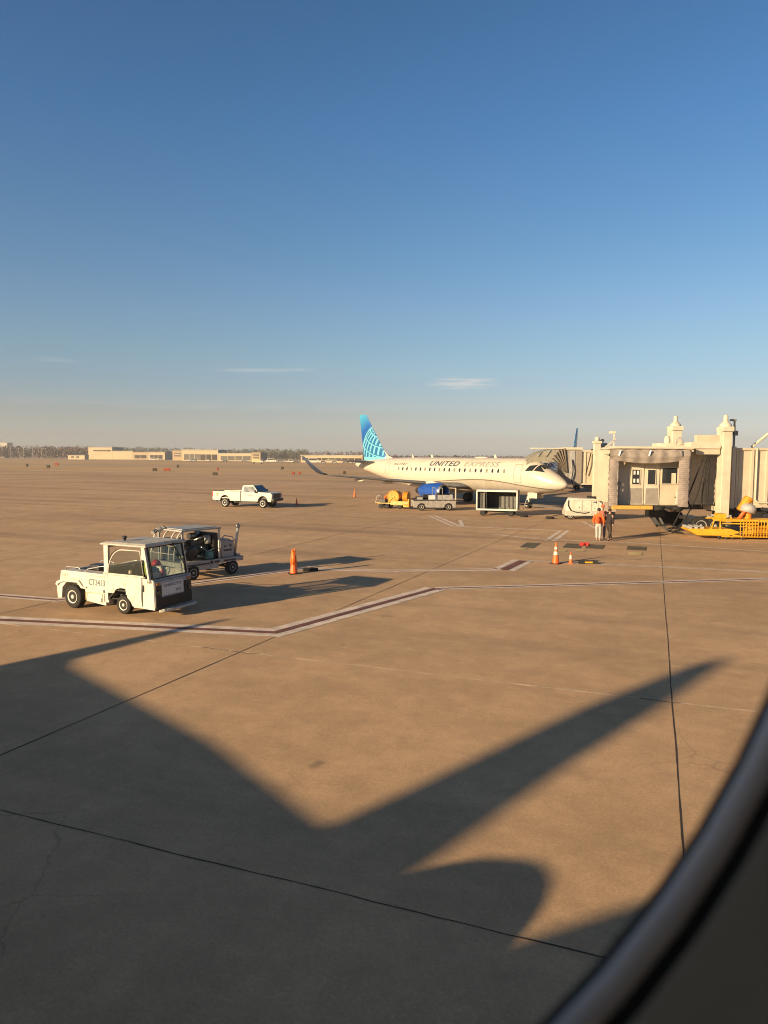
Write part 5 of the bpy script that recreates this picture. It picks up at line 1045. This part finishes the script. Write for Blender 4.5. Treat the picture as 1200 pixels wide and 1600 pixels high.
def far_bridge():
    t = thing('jet_bridge', 'farther cream boarding bridge with pleated canopy docked over the airliner nose', 'jet bridge', (17, 67.2, 0)); zb, zt = 2.30, 5.60
    k = MB(); k.b2(-.2, 1.2, -1.6, 1.8, zb, zt-.1); k.build('cab', PANELG, t, bevel=.03)
    k = MB(); k.b2(-.35, 1.25, -1.75, 1.9, zt-.1, zt+.12); k.build('cab_roof', CREAM, t, bevel=.03)
    k = MB(); k.b2(.68, 1.18, -1.68, -1.6, zb+.1, zt-.2); k.build('cab_panel', mat('brown_panel', (.26, .225, .185), .6), t)
    k = MB(); k.b2(.1, .55, -1.66, -1.6, zb+.1, zt-.2); k.build('cab_panel', LGREY, t)
    # hood: arched top and pleats fanning down
    k = MB(); k.grid(lambda u, v: (-.2-3.7*u, -1.6+3.2*v, zt+.02-1.15*(u**2.6)), 16, 6); k.grid(lambda u, v: (-.2-3.7*u, -1.62, zt+.0-1.15*(u**2.6)-(.55+.9*(1-u))*v), 16, 4); k.build('hood_fabric', mat('hood_fabric', (.28, .26, .20), .8, var=.2), t, fix=False)
    k = MB(); k.b2(-3.6, -.3, -1.75, -1.6, zt-.04, zt+.06); k.build('hood_edge', CREAM, t)
    for i in range(4): k = MB(); x = -.9-.75*i; k.bar((x, -1.68, zt-.05), (x-.45, -1.68, zt-.75), .05); k.build('hood_strut', ALU, t)
    for i in range(9):
        a = R(100+9*i); k = MB(); L = 2.3; c = Vector((-.15, -1.66, zb+1.1)); p = c+Vector((math.cos(a)*L*.75, 0, math.sin(a)*L)); k.loft([[c+Vector((-.02, -.02, 0)), c+Vector((.03, -.10, 0)), c+Vector((.06, 0, 0))], [p+Vector((-.10, 0, 0)), p+Vector((0, -.16, 0)), p+Vector((.10, .0, 0))]], 0, False); k.build('pleat', mat('pleat_fabric', (.16, .13, .10), .85), t)
    k = MB(); ribbed(k, 1.2, 6.6, -1.5, 1.6, zb, zt-.15, .8, .08); k.build('inner_tunnel', [RIBC, SEAM], t)
    k = MB(); ribbed(k, 3.0, 20, -1.75, 1.9, zb-.1, zt, .8, .09); k.build('outer_tunnel', [RIBC, SEAM], t)
    k = MB(); k.b2(2.4, 20, -1.2, 1.2, zb-.5, zb-.14); k.build('tunnel_underframe', DARK, t)
    k = MB(); k.b2(2.15, 2.75, -2.2, -1.8, 1.2, 6.15); c = k.build('lift_column', CREAM, t, bevel=.03); k = MB(); k.box((2.45, -2.0, 6.2), (.75, .55, .2)); k.lathe([(.25, 0), (.2, .3), (.1, .4)], (2.45, -2, 6.3), (0, 0, 1), 14); k.build('column_head', CREAM, c)
    k = MB(); k.b2(2.9, 3.6, -1.4, -.2, zt+.05, zt+.55); k.b2(3.3, 4.0, -1.7, -1.0, zt+.1, zt+.4); k.ell((3.1, -1.3, zt+.75), (.22, .2, .2)); k.build('roof_unit', LGREY, t, bevel=.03)
    k = MB(); k.tube([(.3, -1.72, 4.6), (.35, -1.9, 3.6), (.25, -1.8, 2.7), (.5, -1.8, 2.0)], .05); k.tube([(2.0, -1.7, 5.2), (1.75, -1.85, 4.2), (1.55, -1.8, 3.2)], .05); k.build('hanging_cable', BLACKR, t)
    k = MB(); k.b2(1.9, 3.0, -2.2, -1.2, .7, 1.25); k.build('bogie', DARK, t)
    for x in (1.7, 2.9): wheel(t, (x, -2.0, .5), .5, .34, DARK, -1, .5)
    k = MB(); k.b2(3.1, 3.9, -2.0, -1.6, 1.2, 1.9); k.build('motor_box', mat('amber_paint', (.60, .34, .05), .5), t, bevel=.04)
    k = MB(); k.b2(3.3, 4.6, -1.9, -1.0, 1.25, 1.7); k.build('drive_motor', DARK, t, bevel=.04)
far_bridge()
# yellow hose-basket trailers under the near bridge
def yellow_cart():
    t = thing('hose_basket_cart', 'bright yellow wedge-nosed trailer with a railed basket of hose under the bridge', 'hose trailer', (21.3, 42.1, 0), R(-6))
    k = MB(); k.prism([(-2.65, .58), (-2.62, .50), (-1.95, .22), (.35, .22), (.50, .30), (1.05, .40), (1.0, .48), (.45, .62), (-2.3, .62)], -.75, .75); k.build('ramp_body', YEL, t, bevel=.02)
    for i in range(3): k = MB(); k.b2(-2.55+.42*i, -2.35+.42*i, -.7, .7, .60, .74); k.build('tread_bar', LGREY, t, bevel=.01)
    k = MB()
    for a, b in (((-1.0, -.72, .6), (-.8, -.72, 1.15)), ((-.8, -.72, 1.15), (2.4, -.72, 1.15)), ((-.35, -.72, .6), (-.35, -.72, 1.15)), ((-.2, -.72, .95), (2.4, -.72, .95)), ((2.4, -.72, .2), (2.4, -.72, 1.2)), ((-.8, .72, 1.15), (2.4, .72, 1.15)), ((.4, -.72, 1.15), (.4, -.72, 1.35))): k.bar(a, b, .07)
    k.build('rail', YEL, t)
    k = MB(); k.b2(1.3, 4.4, -.7, .7, 1.05, 1.2); k.b2(1.25, 1.7, -.5, .3, 1.2, 1.5); k.build('upper_deck', YEL, t, bevel=.02)
    k = MB()
    x = 2.4
    while x < 5.2: k.bar((x, -.78, .16), (x, -.78, 1.08), .035); x += .165
    for z in (.18, .48, .78, 1.08): k.bar((2.35, -.78, z), (5.2, -.78, z), .035)
    k.bar((1.4, -.78, .42), (2.5, -.78, .18), .08); k.b2(1.4, 5.2, -.7, .7, .14, .2); k.build('basket', YEL, t)
    k = MB(); pts = [(3.8+.75*math.cos(i*.45), .1+.45*math.sin(i*.45), .26+.0075*i) for i in range(80)]; k.tube(pts, .09, 8); k.build('hose_coil', ORH, t)
    for (x, a, c0) in ((3.5, .5, 1.25), (2.7, -.5, 1.25)):
        pass
    k = MB()
    for i in range(7): k.lathe([(.19, -.05), (.24, 0), (.19, .05)], (3.45, -.1, 1.28+.1*i), (0, 0, 1), 16, caps=(False, False))
    k.cyl((3.45, -.1, 1.2), (3.45, -.1, 1.9), .19); k.build('upright_hose', ORH, t)
    k = MB()
    for i in range(7): p = Vector((2.45+.06*i, .1, 1.85+.11*i)); k.lathe([(.25, -.06), (.31, 0), (.25, .06)], p, (.45, 0, .9), 16, caps=(False, False))
    k.cyl((2.4, .1, 1.78), (2.85, .1, 2.6), .25); k.build('leaning_hose', ORH, t)
    k = MB(); k.lathe([(.42, 0), (.43, .3), (.30, .48), (.1, .54)], (3.40, -.15, 2.0), (.25, 0, .97), 20); k.build('hose_cap', LGREY, t)
    k = MB(); k.tube([(1.9, -.2, 1.2), (2.1, -.35, 1.6), (2.35, -.3, 1.9), (2.5, -.2, 1.5), (2.6, -.2, 1.2)], .11, 8); k.build('hose_loop', ORG, t)
    k = MB(); k.b2(4.6, 5.3, -.5, .5, .2, 2.9); k.build('end_cabinet', CREAM, t, bevel=.02)
    for x in (-.35, .15, .6):
        k = MB(); k.lathe([(.06, -.03), (.11, -.03), (.12, 0), (.11, .03), (.06, .03)], (x, -.66, .12), (0, 1, 0), 16); k.bar((x, -.66, .14), (x+.12, -.66, .34), .05); k.build('caster', DARK, t)
    for x in (2.6, 4.9):
        k = MB(); k.lathe([(.06, -.03), (.13, -.03), (.14, 0), (.13, .03), (.06, .03)], (x, -.66, .14), (0, 1, 0), 16); k.build('caster', DARK, t)
    return t
yc = yellow_cart()
for ch in yc.children:
    nm = ch.name.split('.')[0]
    if nm in ('ramp_body', 'tread_bar', 'rail') or (nm == 'caster' and sum(v.co.x for v in ch.data.vertices)/len(ch.data.vertices) < 1.5): ch.scale = (.78, 1, 1); ch.location = (-1.2, 0, 0)
    else: ch.location = (-2.75+{'leaning_hose': .30, 'hose_loop': .55, 'hose_cap': -.42, 'upright_hose': -.42}.get(nm, 0), 0, {'leaning_hose': -.15, 'hose_cap': -.42, 'upright_hose': -.30, 'hose_loop': -.1}.get(nm, 0))
# ------------------------------------------------------------------ far side of the airfield
def hz(px): return 711+.006*px
def FX(px, Y): return (px-600)/1109.0*Y
BUFF = mat('buff_wall', (.52, .42, .28), .8, var=.08, scale=.05); BUFF2 = mat('tan_wall', (.44, .34, .22), .8, var=.08, scale=.05)
SHADE = mat('dark_opening', (.06, .05, .045), .6); ROOFM = mat('pale_roof', (.45, .42, .37), .7, var=.1, scale=.05); GLZ = mat('hangar_glazing', (.16, .15, .13), .3, var=.1, scale=.1)
def pxz(px, y, Y): return CAM_Z+(hz(px)-y)/1109.0*Y
def building(name, label, Y, blocks, cat='building', depth=40):
    xa = min(b[0] for b in blocks); t = thing(name, label, cat, (FX(xa, Y), Y, 0)); x00 = FX(xa, Y)
    for (x0, x1, ytop, m, opens) in blocks:
        a, b = FX(x0, Y)-x00, FX(x1, Y)-x00; h = pxz((x0+x1)/2, ytop, Y)
        k = MB(); k.b2(a, b, 0, depth, 0, h-.6); wl = k.build('wall', m, t)
        k = MB(); k.b2(a-.5, b+.5, -.5, depth+.5, h-.6, h); k.build('roof', ROOFM if m is BUFF else BUFF2, t)
        for (o0, o1, yt, yb, mm) in opens:
            p, q = FX(o0, Y)-x00, FX(o1, Y)-x00; z1 = pxz(o0, yt, Y); z0 = max(.1, pxz(o0, yb, Y))
            k = MB(); k.b2(p, q, -.35, -.02, z0, z1); op = k.build('opening' if mm is SHADE else 'window_band', mm, t)
            n = max(1, int((q-p)/5)); 
            for i in range(1, n): 
                k = MB(); xx = p+(q-p)*i/n; k.b2(xx-.25, xx+.25, -.5, -.35, z0, z1); k.build('pier', m, op)
    return t
building('cargo_building', 'long buff cargo building with a raised left block across the airfield', 900, [(139, 176, 698.5, BUFF, [(147, 174, 703, 705, SHADE)]), (176.3, 208, 704.5, BUFF, []), (208.3, 232, 706, BUFF2, [(211, 229, 711, 716, SHADE)]), (232.3, 258, 706, BUFF, [(235, 254, 711, 716, SHADE)])])
building('site_hut', 'small low white hut left of the buff cargo building', 860, [(107, 133, 711, BUFF, [(112, 116, 713, 715, SHADE), (120, 124, 713, 715, SHADE)])], depth=12)
building('office_block', 'small tan office block between the cargo building and the hangar', 780, [(270, 285, 704, BUFF2, [(272, 283, 707.5, 709, GLZ), (272, 283, 711, 713, GLZ)])], depth=15)
building('glazed_hangar', 'buff hangar with tall glazed bays and a tower block at its right end', 720, [(285, 341, 702.5, BUFF, [(288, 313, 709.5, 718.5, GLZ), (314, 339, 710, 719, SHADE)]), (341.3, 393, 708, BUFF, [(345, 366, 712.5, 719, GLZ), (368, 391, 712.5, 719, GLZ)]), (393.3, 407, 707, BUFF2, [(396, 404, 710, 712, GLZ), (396, 404, 714, 716, GLZ)])])
building('maintenance_hangar', 'long low hangar with pale fascia and dark base behind the airliner tail', 600, [(470, 566, 711, BUFF, [(472, 564, 715.5, 719, SHADE)])], depth=30)
building('terminal_annex', 'low pale annex roof showing above the far left trees', 1350, [(-30, 13, 691.5, ROOFM, []), ], depth=20)
# parked vehicles far off
def far_car(px, y_, Y, L, H, m, label, cat='vehicle', group=None):
    t = thing('parked_van' if H > 2 else 'parked_car', label, cat, (FX(px, Y), Y, 0), R(random.uniform(-8, 8)), group)
    k = MB(); k.b2(-L/2, L/2, -1, 1, .4, H*.55); k.prism([(-L*.42, H*.55), (-L*.36, H), (L*.2, H), (L*.34, H*.55)], -.9, .9); k.build('body', m, t, bevel=.08)
    k = MB(); k.prism([(-L*.36, H*.6), (-L*.32, H*.92), (L*.18, H*.92), (L*.29, H*.6)], -.93, .93); k.build('side_window', GLASSD, t)
    for x in (-L*.3, L*.3):
        k = MB(); k.cyl((x, -1.02, .4), (x, 1.02, .4), .4); k.build('wheel', BLACKR, t)
ORDS = ['leftmost', 'second', 'third', 'fourth', 'fifth', 'sixth', 'seventh', 'eighth', 'ninth', 'tenth', 'eleventh']
cnt = {}
CARS = sorted(((295, 640, 5, 1.8, WHITE), (303, 650, 5, 2.2, LGREY), (352, 640, 4.5, 1.6, GREYP), (415, 620, 5, 1.7, WHITE), (424, 600, 9, 3.2, WHITE), (438, 610, 5, 2.3, LGREY), (447, 600, 4.5, 1.6, WHITE), (455, 590, 6, 2.4, WHITE), (462, 580, 4.6, 1.6, GREYP), (240, 800, 8, 2.8, WHITE), (252, 790, 5, 2, LGREY), (490, 560, 12, 3.4, WHITE), (505, 560, 5, 1.7, LGREY), (522, 555, 5, 1.7, WHITE), (540, 560, 5, 2.0, GREYP), (553, 550, 5, 1.6, WHITE), (325, 645, 5, 1.9, WHITE), (382, 630, 5, 2.0, LGREY)), key=lambda q: q[0])
for (px, Y, L, H, m) in CARS:
    cn = 'white' if m is WHITE else 'light grey' if m is LGREY else 'dark grey'; i = cnt.get(cn, 0); cnt[cn] = i+1
    far_car(px, 0, Y, L, H, m, 'tiny %s %s, %s of its colour %s' % (cn, 'van' if H > 2 else 'car', ORDS[i], 'in the far row before the hangars' if i == 0 else 'counting from the left along the far row'), 'van' if H > 2 else 'car', 'vehicles in the far row')
t = thing('fire_truck', 'pale yellow boxy truck crossing the far apron before the hangar tower', 'truck', (FX(402, 480), 480, 0))
k = MB(); k.b2(-3.5, 2.2, -1.2, 1.2, .8, 2.9); k.build('box_body', mat('pale_lime_paint', (.50, .48, .26), .5), t, bevel=.1); k = MB(); k.b2(2.3, 4.2, -1.2, 1.2, .6, 2.6); k.build('cab', WHITE, t, bevel=.1); k = MB(); k.b2(3.0, 4.25, -1.22, 1.22, 1.7, 2.4); k.build('cab_window', GLASSD, t)
for x in (-2.4, 3.0): k = MB(); k.cyl((x, -1.2, .5), (x, 1.2, .5), .5); k.build('wheel', BLACKR, t)
# airfield signs and markers
def sign(px, y, m, wd, lab, grp=None):
    dy = y-hz(px); Y = CAM_Z*1109/dy; t = thing('airfield_sign', lab, 'airfield sign', (FX(px, Y), Y, 0), R(-18), grp); h = .009*Y*.45
    n = MB(); n.b2(-wd/2, wd/2, -.12, .12, .25, .25+h); n.build('sign_panel', m, t)
    for x in (-wd*.3, wd*.3): n = MB(); n.b2(x-.05, x+.05, -.05, .05, 0, .25); n.build('leg', DARK, t)
sign(43, 730, SIGNK, 1.0, 'leftmost small dark sign out on the grass', 'dark airfield signs'); sign(76, 732, SIGNK, 1.4, 'dark square sign second from the left on the grass'); sign(89, 728.2, SIGNR, 2.0, 'long dull red sign out on the grass at far left'); sign(242, 737.2, SIGNK, 1.5, 'dark sign just left of the red sign near the shoulder line'); sign(261, 737.2, SIGNR, 2.1, 'wide red sign beside the shoulder line'); sign(278, 731.5, SIGNK, 0.9, 'tiny dark sign behind the wide red sign')
sign(336, 744, SIGNK, 1.2, 'near dark sign above the pickup truck'); sign(340, 736, SIGNR, 0.7, 'tiny red marker behind the near dark sign'); sign(441, 734.5, SIGNK, 1.0, 'dark marker left of the airliner winglet'); sign(458, 743, SIGNR, 0.8, 'left half of the red sign pair near the winglet'); sign(468, 743, SIGNR, 0.7, 'right half of the red sign pair near the winglet'); sign(538, 742, SIGNK, 0.7, 'dark marker under the airliner tailplane')
# bare winter trees, far off
TREE = mat('bare_branches', (.20, .15, .12), .9, var=.3, scale=.05); TREE2 = mat('evergreen_far', (.13, .12, .08), .9, var=.3, scale=.05)
def wood(name, x0, x1, Y, hmin, hmax, nt_, seed, m=TREE, deep=60):
    random.seed(seed); k = MB(); prev = random.uniform(hmin, hmax)
    for i in range(nt_):
        px = random.uniform(x0, x1); YY = Y+random.uniform(0, deep); X = FX(px, YY); prev = .8*prev+.2*random.uniform(hmin, hmax); h = prev*random.uniform(.75, 1.1)
        k.add([(X-.25, YY, 0), (X+.25, YY, 0), (X, YY+.3, h*.8)], [(0, 1, 2)])
        for j in range(46):
            z = h*random.uniform(.12, 1.0); r = h*.30*math.sqrt(max(.05, 1-((z/h-.5)/.52)**2)); a = random.uniform(0, 2*PI); q = r*random.random()**.5
            cx, cy = X+q*math.cos(a), YY+q*math.sin(a); s = random.uniform(.4, 1.3); b = random.uniform(0, PI)
            k.add([(cx-s*math.cos(b), cy-s*math.sin(b), z), (cx+s*math.cos(b)*.5, cy+s*.5, z-s*.4), (cx+random.uniform(-.5, .5), cy, z+s*1.3)], [(0, 1, 2)])
    o = k.build(name, m, None, fix=False, kind='stuff'); return o
wood('distant_woodland', -60, 146, 1080, 14, 21, 420, 1); wood('distant_woodland', 120, 300, 1250, 15, 22, 260, 2, TREE2, 90); wood('distant_woodland', 290, 480, 1150, 13, 19, 240, 4, TREE2, 90); wood('distant_woodland', 560, 1260, 900, 5.5, 8.0, 620, 5, TREE, 80)
wood('distant_woodland', 440, 570, 1300, 12, 16, 130, 8, TREE, 60)
hk = MB(); hk.b2(-1500, 1600, 1500, 1560, -1, 7.5); hk.build('low_ridge', mat('far_ridge', (.17, .14, .12), .9, var=.2, scale=.01), None, kind='structure')
random.seed(12)
ORD = ['leftmost', 'second from the left', 'third from the left', 'fourth from the left', 'fifth from the left', 'sixth from the left', 'seventh from the left', 'eighth from the left', 'ninth from the left', 'rightmost']
for i, px in enumerate((18, 31, 38, 52, 66, 73)):
    Y = 1040; t = MB(); t.b2(-.14, .14, -.14, .14, 0, 15); t.b2(-.6, .6, -.3, .3, 14.5, 15.1); o = t.build('light_mast', LGREY, None); o.location = (FX(px, Y), Y, 0); props(o, 'thin pale light mast before the far left woodland, %s of six' % (ORD[i] if i < 5 else 'rightmost'), 'light mast', 'light masts before the woodland')
# ------------------------------------------------------------------ three ramp workers
def skinned(name, verts, edges, m, parent=None, root=0, sub=2, loc=None, rz=0):
    me = bpy.data.meshes.new(name); me.from_pydata([v[:3] for v in verts], edges, []); me.materials.append(m)
    o = bpy.data.objects.new(name, me); COL.objects.link(o)
    md = o.modifiers.new('skin', 'SKIN'); md.use_smooth_shade = True; md.branch_smoothing = .4
    if not me.skin_vertices:
        bm = bmesh.new(); bm.from_mesh(me); bm.verts.layers.skin.verify(); bm.to_mesh(me); bm.free()
    sv = me.skin_vertices[0].data
    for i, v in enumerate(verts):
        r = v[3]; sv[i].radius = (r, r) if isinstance(r, (int, float)) else r
    sv[root].use_root = True
    s = o.modifiers.new('sub', 'SUBSURF'); s.levels = sub; s.render_levels = sub
    for p in me.polygons: p.use_smooth = True
    if parent is not None: o.parent = parent
    if loc: o.location = loc; o.rotation_euler = (0, 0, rz)
    return o
SKINM = mat('skin', (.42, .24, .16), .55, var=.05)
def person(label, loc, rz, jacket, trousers, shoes, hairm, J, S=1.06, hair=True, cap=None, coat=0.0):
    # J: joint positions (x forward, y left, z up) for lk, la, lt, rk, ra, rt, le, lh, re, rh, lean
    g = lambda n: Vector(J[n])
    hip = Vector((0, 0, .95)); ln = J.get('lean', .03)
    ch = Vector((ln, 0, 1.28)); nk = Vector((ln*1.3, 0, 1.50)); hd = Vector((ln*1.3+.02, 0, 1.66))
    V = []; E = []
    def a(p, r, par=None):
        V.append((p.x*S, p.y*S, p.z*S, r*S if isinstance(r, (int, float)) else (r[0]*S, r[1]*S))); i = len(V)-1
        if par is not None: E.append((par, i))
        return i
    p0 = a(hip, (.13, .10)); p1 = a((hip+ch)/2, (.125, .10), p0); p2 = a(ch, (.15, .11), p1); p3 = a(Vector((ch.x, 0, 1.42)), (.12, .085), p2); p4 = a(nk, .055, p3); p5 = a(nk+Vector((.01, 0, .07)), .06, p4)
    h1 = a(hd+Vector((0, 0, -.02)), (.075, .088), p5); h2 = a(hd+Vector((-.005, 0, .05)), (.080, .095), h1); h3 = a(hd+Vector((-.005, 0, .10)), .06, h2)
    a(hd+Vector((.105, 0, -.02)), .014, h1)
    for s, k1, k2, k3 in ((1, 'lk', 'la', 'lt'), (-1, 'rk', 'ra', 'rt')):
        q = a(Vector((0, s*.09, .88)), .085, p0); q = a(g(k1), .058, q); q = a(g(k2), .042, q); a(g(k3), .040, q)
    fingers = []
    for s, k1, k2 in ((1, 'le', 'lh'), (-1, 're', 'rh')):
        q = a(Vector((ch.x, s*.19, 1.43)), .055, p3); q = a(g(k1), .042, q); q = a(g(k2), .030, q)
        d = (g(k2)-g(k1)).normalized(); pm = a(g(k2)+d*.07, (.030, .018), q)
        side = d.cross(Vector((0, s, 0))).normalized()
        for f, (o, L) in enumerate(((-.028, .065), (-.010, .078), (.010, .072), (.026, .056))):
            b = g(k2)+d*.10+side*o; m1 = a(b, .010, pm); m2 = a(b+d*L*.5+Vector((0, -s*.010, 0)), .009, m1); a(b+d*L+Vector((0, -s*.026, 0)), .008, m2)
        th = a(g(k2)+d*.03+side*.045, .011, pm); a(g(k2)+d*.08+side*.062, .009, th)
    body = skinned('person', V, E, SKINM, None, 0, 1, (loc[0], loc[1], 0), rz); props(body, label, 'person')
    # jacket
    V = []; E = []
    p0 = a(hip+Vector((0, 0, -.06-coat)), (.185, .150)); p1 = a(hip+Vector((ln*.3, 0, .10)), (.18, .145), p0); p2 = a(ch, (.20, .150), p1); p3 = a(Vector((ch.x, 0, 1.42)), (.155, .115), p2); a(nk+Vector((0, 0, .0)), .072, p3)
    for s, k1, k2 in ((1, 'le', 'lh'), (-1, 're', 'rh')):
        q = a(Vector((ch.x, s*.19, 1.42)), .085, p3); q = a(g(k1), .070, q); a(g(k1).lerp(g(k2), .92), .054, q)
    skinned('jacket', V, E, jacket, body, 0, 2)
    V = []; E = []
    p0 = a(hip+Vector((0, 0, .04)), (.155, .125)); pw = a(hip+Vector((0, 0, -.04)), (.15, .12), p0)
    for s, k1, k2 in ((1, 'lk', 'la'), (-1, 'rk', 'ra')):
        q = a(Vector((0, s*.095, .84)), .108, pw); q = a(g(k1), .080, q); a(g(k2)+(g(k1)-g(k2))*.06, .068, q)
    skinned('trousers', V, E, trousers, body, 0, 2)
    for s, k2, k3 in ((1, 'la', 'lt'), (-1, 'ra', 'rt')):
        V = []; E = []; h = a(g(k2)+Vector((-.04, 0, -.03)), .048); m_ = a(g(k2).lerp(g(k3), .5)+Vector((0, 0, -.005)), .050, h); a(g(k3), .042, m_); skinned('shoe', V, E, shoes, body, 0, 1)
    if hair:
        k = MB(); c = hd*S; k.ell(c+Vector((-.028, 0, .055))*S, (.098*S, .098*S, .098*S), 16, 10); k.build('hair', hairm, body)
    if cap:
        k = MB(); c = hd*S; k.lathe([(.102*S, -.0), (.104*S, .03), (.085*S, .075), (.04*S, .105), (.005, .112)], c+Vector((-.01, 0, .06)), (0, 0, 1), 18); k.prism([(.06, .05), (.19, .035), (.19, .048), (.06, .075)], -.07, .07); k.v = [v for v in k.v]
        nb = len(k.v)-8; k.v = k.v[:nb]+[(v[0]*S+c.x, v[1]*S, v[2]*S+c.z) for v in k.v[nb:]]; k.build('cap', cap, body)
    k = MB(); c = hd*S
    for s in (-1, 1): k.ell(c+Vector((.082, s*.033, .022))*S, (.012, .014, .010), 8, 6)
    k.build('eyes', BLACK, body)
    k = MB(); k.ell(c+Vector((.086, 0, -.062))*S, (.008, .026, .007), 8, 6); k.build('mouth', mat('lips', (.3, .12, .1), .5), body)
    for s in (-1, 1): k = MB(); k.ell(c+Vector((-.005, s*.092, .0))*S, (.02, .012, .032), 8, 6); k.build('ear', SKINM, body)
    return body
std = dict(lk=(.03, .10, .50), la=(-.01, .10, .09), lt=(.13, .11, .045), rk=(.03, -.10, .50), ra=(.0, -.10, .09), rt=(.14, -.11, .045), le=(-.03, .27, 1.16), lh=(.06, .26, .92), re=(-.03, -.27, 1.16), rh=(.06, -.26, .92), lean=.02)
b1 = person('person in an orange jacket and pale jeans seen from behind', (12.30, 40.5), R(68), HIVIS, mat('pale_denim', (.36, .37, .34), .85, var=.15, scale=12), mat('tan_shoe', (.35, .25, .18), .7), mat('dark_hair', (.025, .018, .014), .7), dict(std, lk=(.06, .09, .50), la=(.03, .08, .09), lt=(.17, .08, .045), rk=(.02, -.09, .5), ra=(-.08, -.08, .09), rt=(.05, -.09, .045)), S=1.05)
k = MB(); k.ell((-.19, 0, 1.22), (.06, .10, .20), 14, 10); k.ell((-.215, 0, 1.13), (.045, .085, .10), 12, 8); k.build('back_patch', mat('dark_orange_cloth', (.33, .05, .01), .8), b1)
walk = dict(lk=(.20, .09, .52), la=(.06, .09, .12), lt=(.20, .10, .055), rk=(-.02, -.09, .52), ra=(.16, -.09, .09), rt=(.30, -.10, .045), le=(-.08, .27, 1.18), lh=(.05, .28, .93), re=(-.04, -.28, 1.18), rh=(-.04, -.27, .92), lean=.05)
walk2 = dict(walk, lk=(.22, .09, .54), la=(.40, .09, .10), lt=(.53, .10, .06), rk=(.02, -.09, .50), ra=(-.18, -.09, .11), rt=(-.06, -.09, .045))
person('person in a long black jacket and dark trousers walking with back turned', (12.84, 40.35), R(40), mat('black_coat', (.028, .02, .02), .85, var=.2), mat('dark_trousers', (.045, .032, .024), .85), mat('dark_shoe', (.02, .015, .012), .7), mat('dark_hair', (0, 0, 0)), walk2, S=1.04, coat=.05)
person('person with an orange-red cap and dusty purple trousers, half hidden behind the other two', (12.72, 41.15), R(-112), mat('rust_jacket', (.32, .12, .08), .85), mat('purple_trousers', (.15, .10, .12), .85), mat('pale_shoe', (.5, .45, .40), .7), mat('grey_hair', (.4, .38, .35), .8), dict(std, le=(.05, .25, 1.16), lh=(.2, .16, 1.06), re=(.05, -.25, 1.16), rh=(.2, -.16, 1.06)), S=1.13, hair=False, cap=mat('cap_orange_red', (.70, .12, .04), .7))
# ------------------------------------------------------------------ thin winter haze over the whole airfield
hz_ = MB(); hz_.b2(-2900, 2900, -700, 2100, -1.0, 60.0); hm_ = bpy.data.materials.new('haze_air'); hm_.use_nodes = True; t_ = hm_.node_tree; t_.nodes.clear()
o_ = t_.nodes.new('ShaderNodeOutputMaterial'); v_ = t_.nodes.new('ShaderNodeVolumePrincipled'); v_.inputs['Color'].default_value = (.80, .82, .86, 1); v_.inputs['Density'].default_value = .00022; v_.inputs['Anisotropy'].default_value = .2
t_.links.new(v_.outputs[0], o_.inputs['Volume'])
hz_.build('haze', hm_, None, kind='stuff')
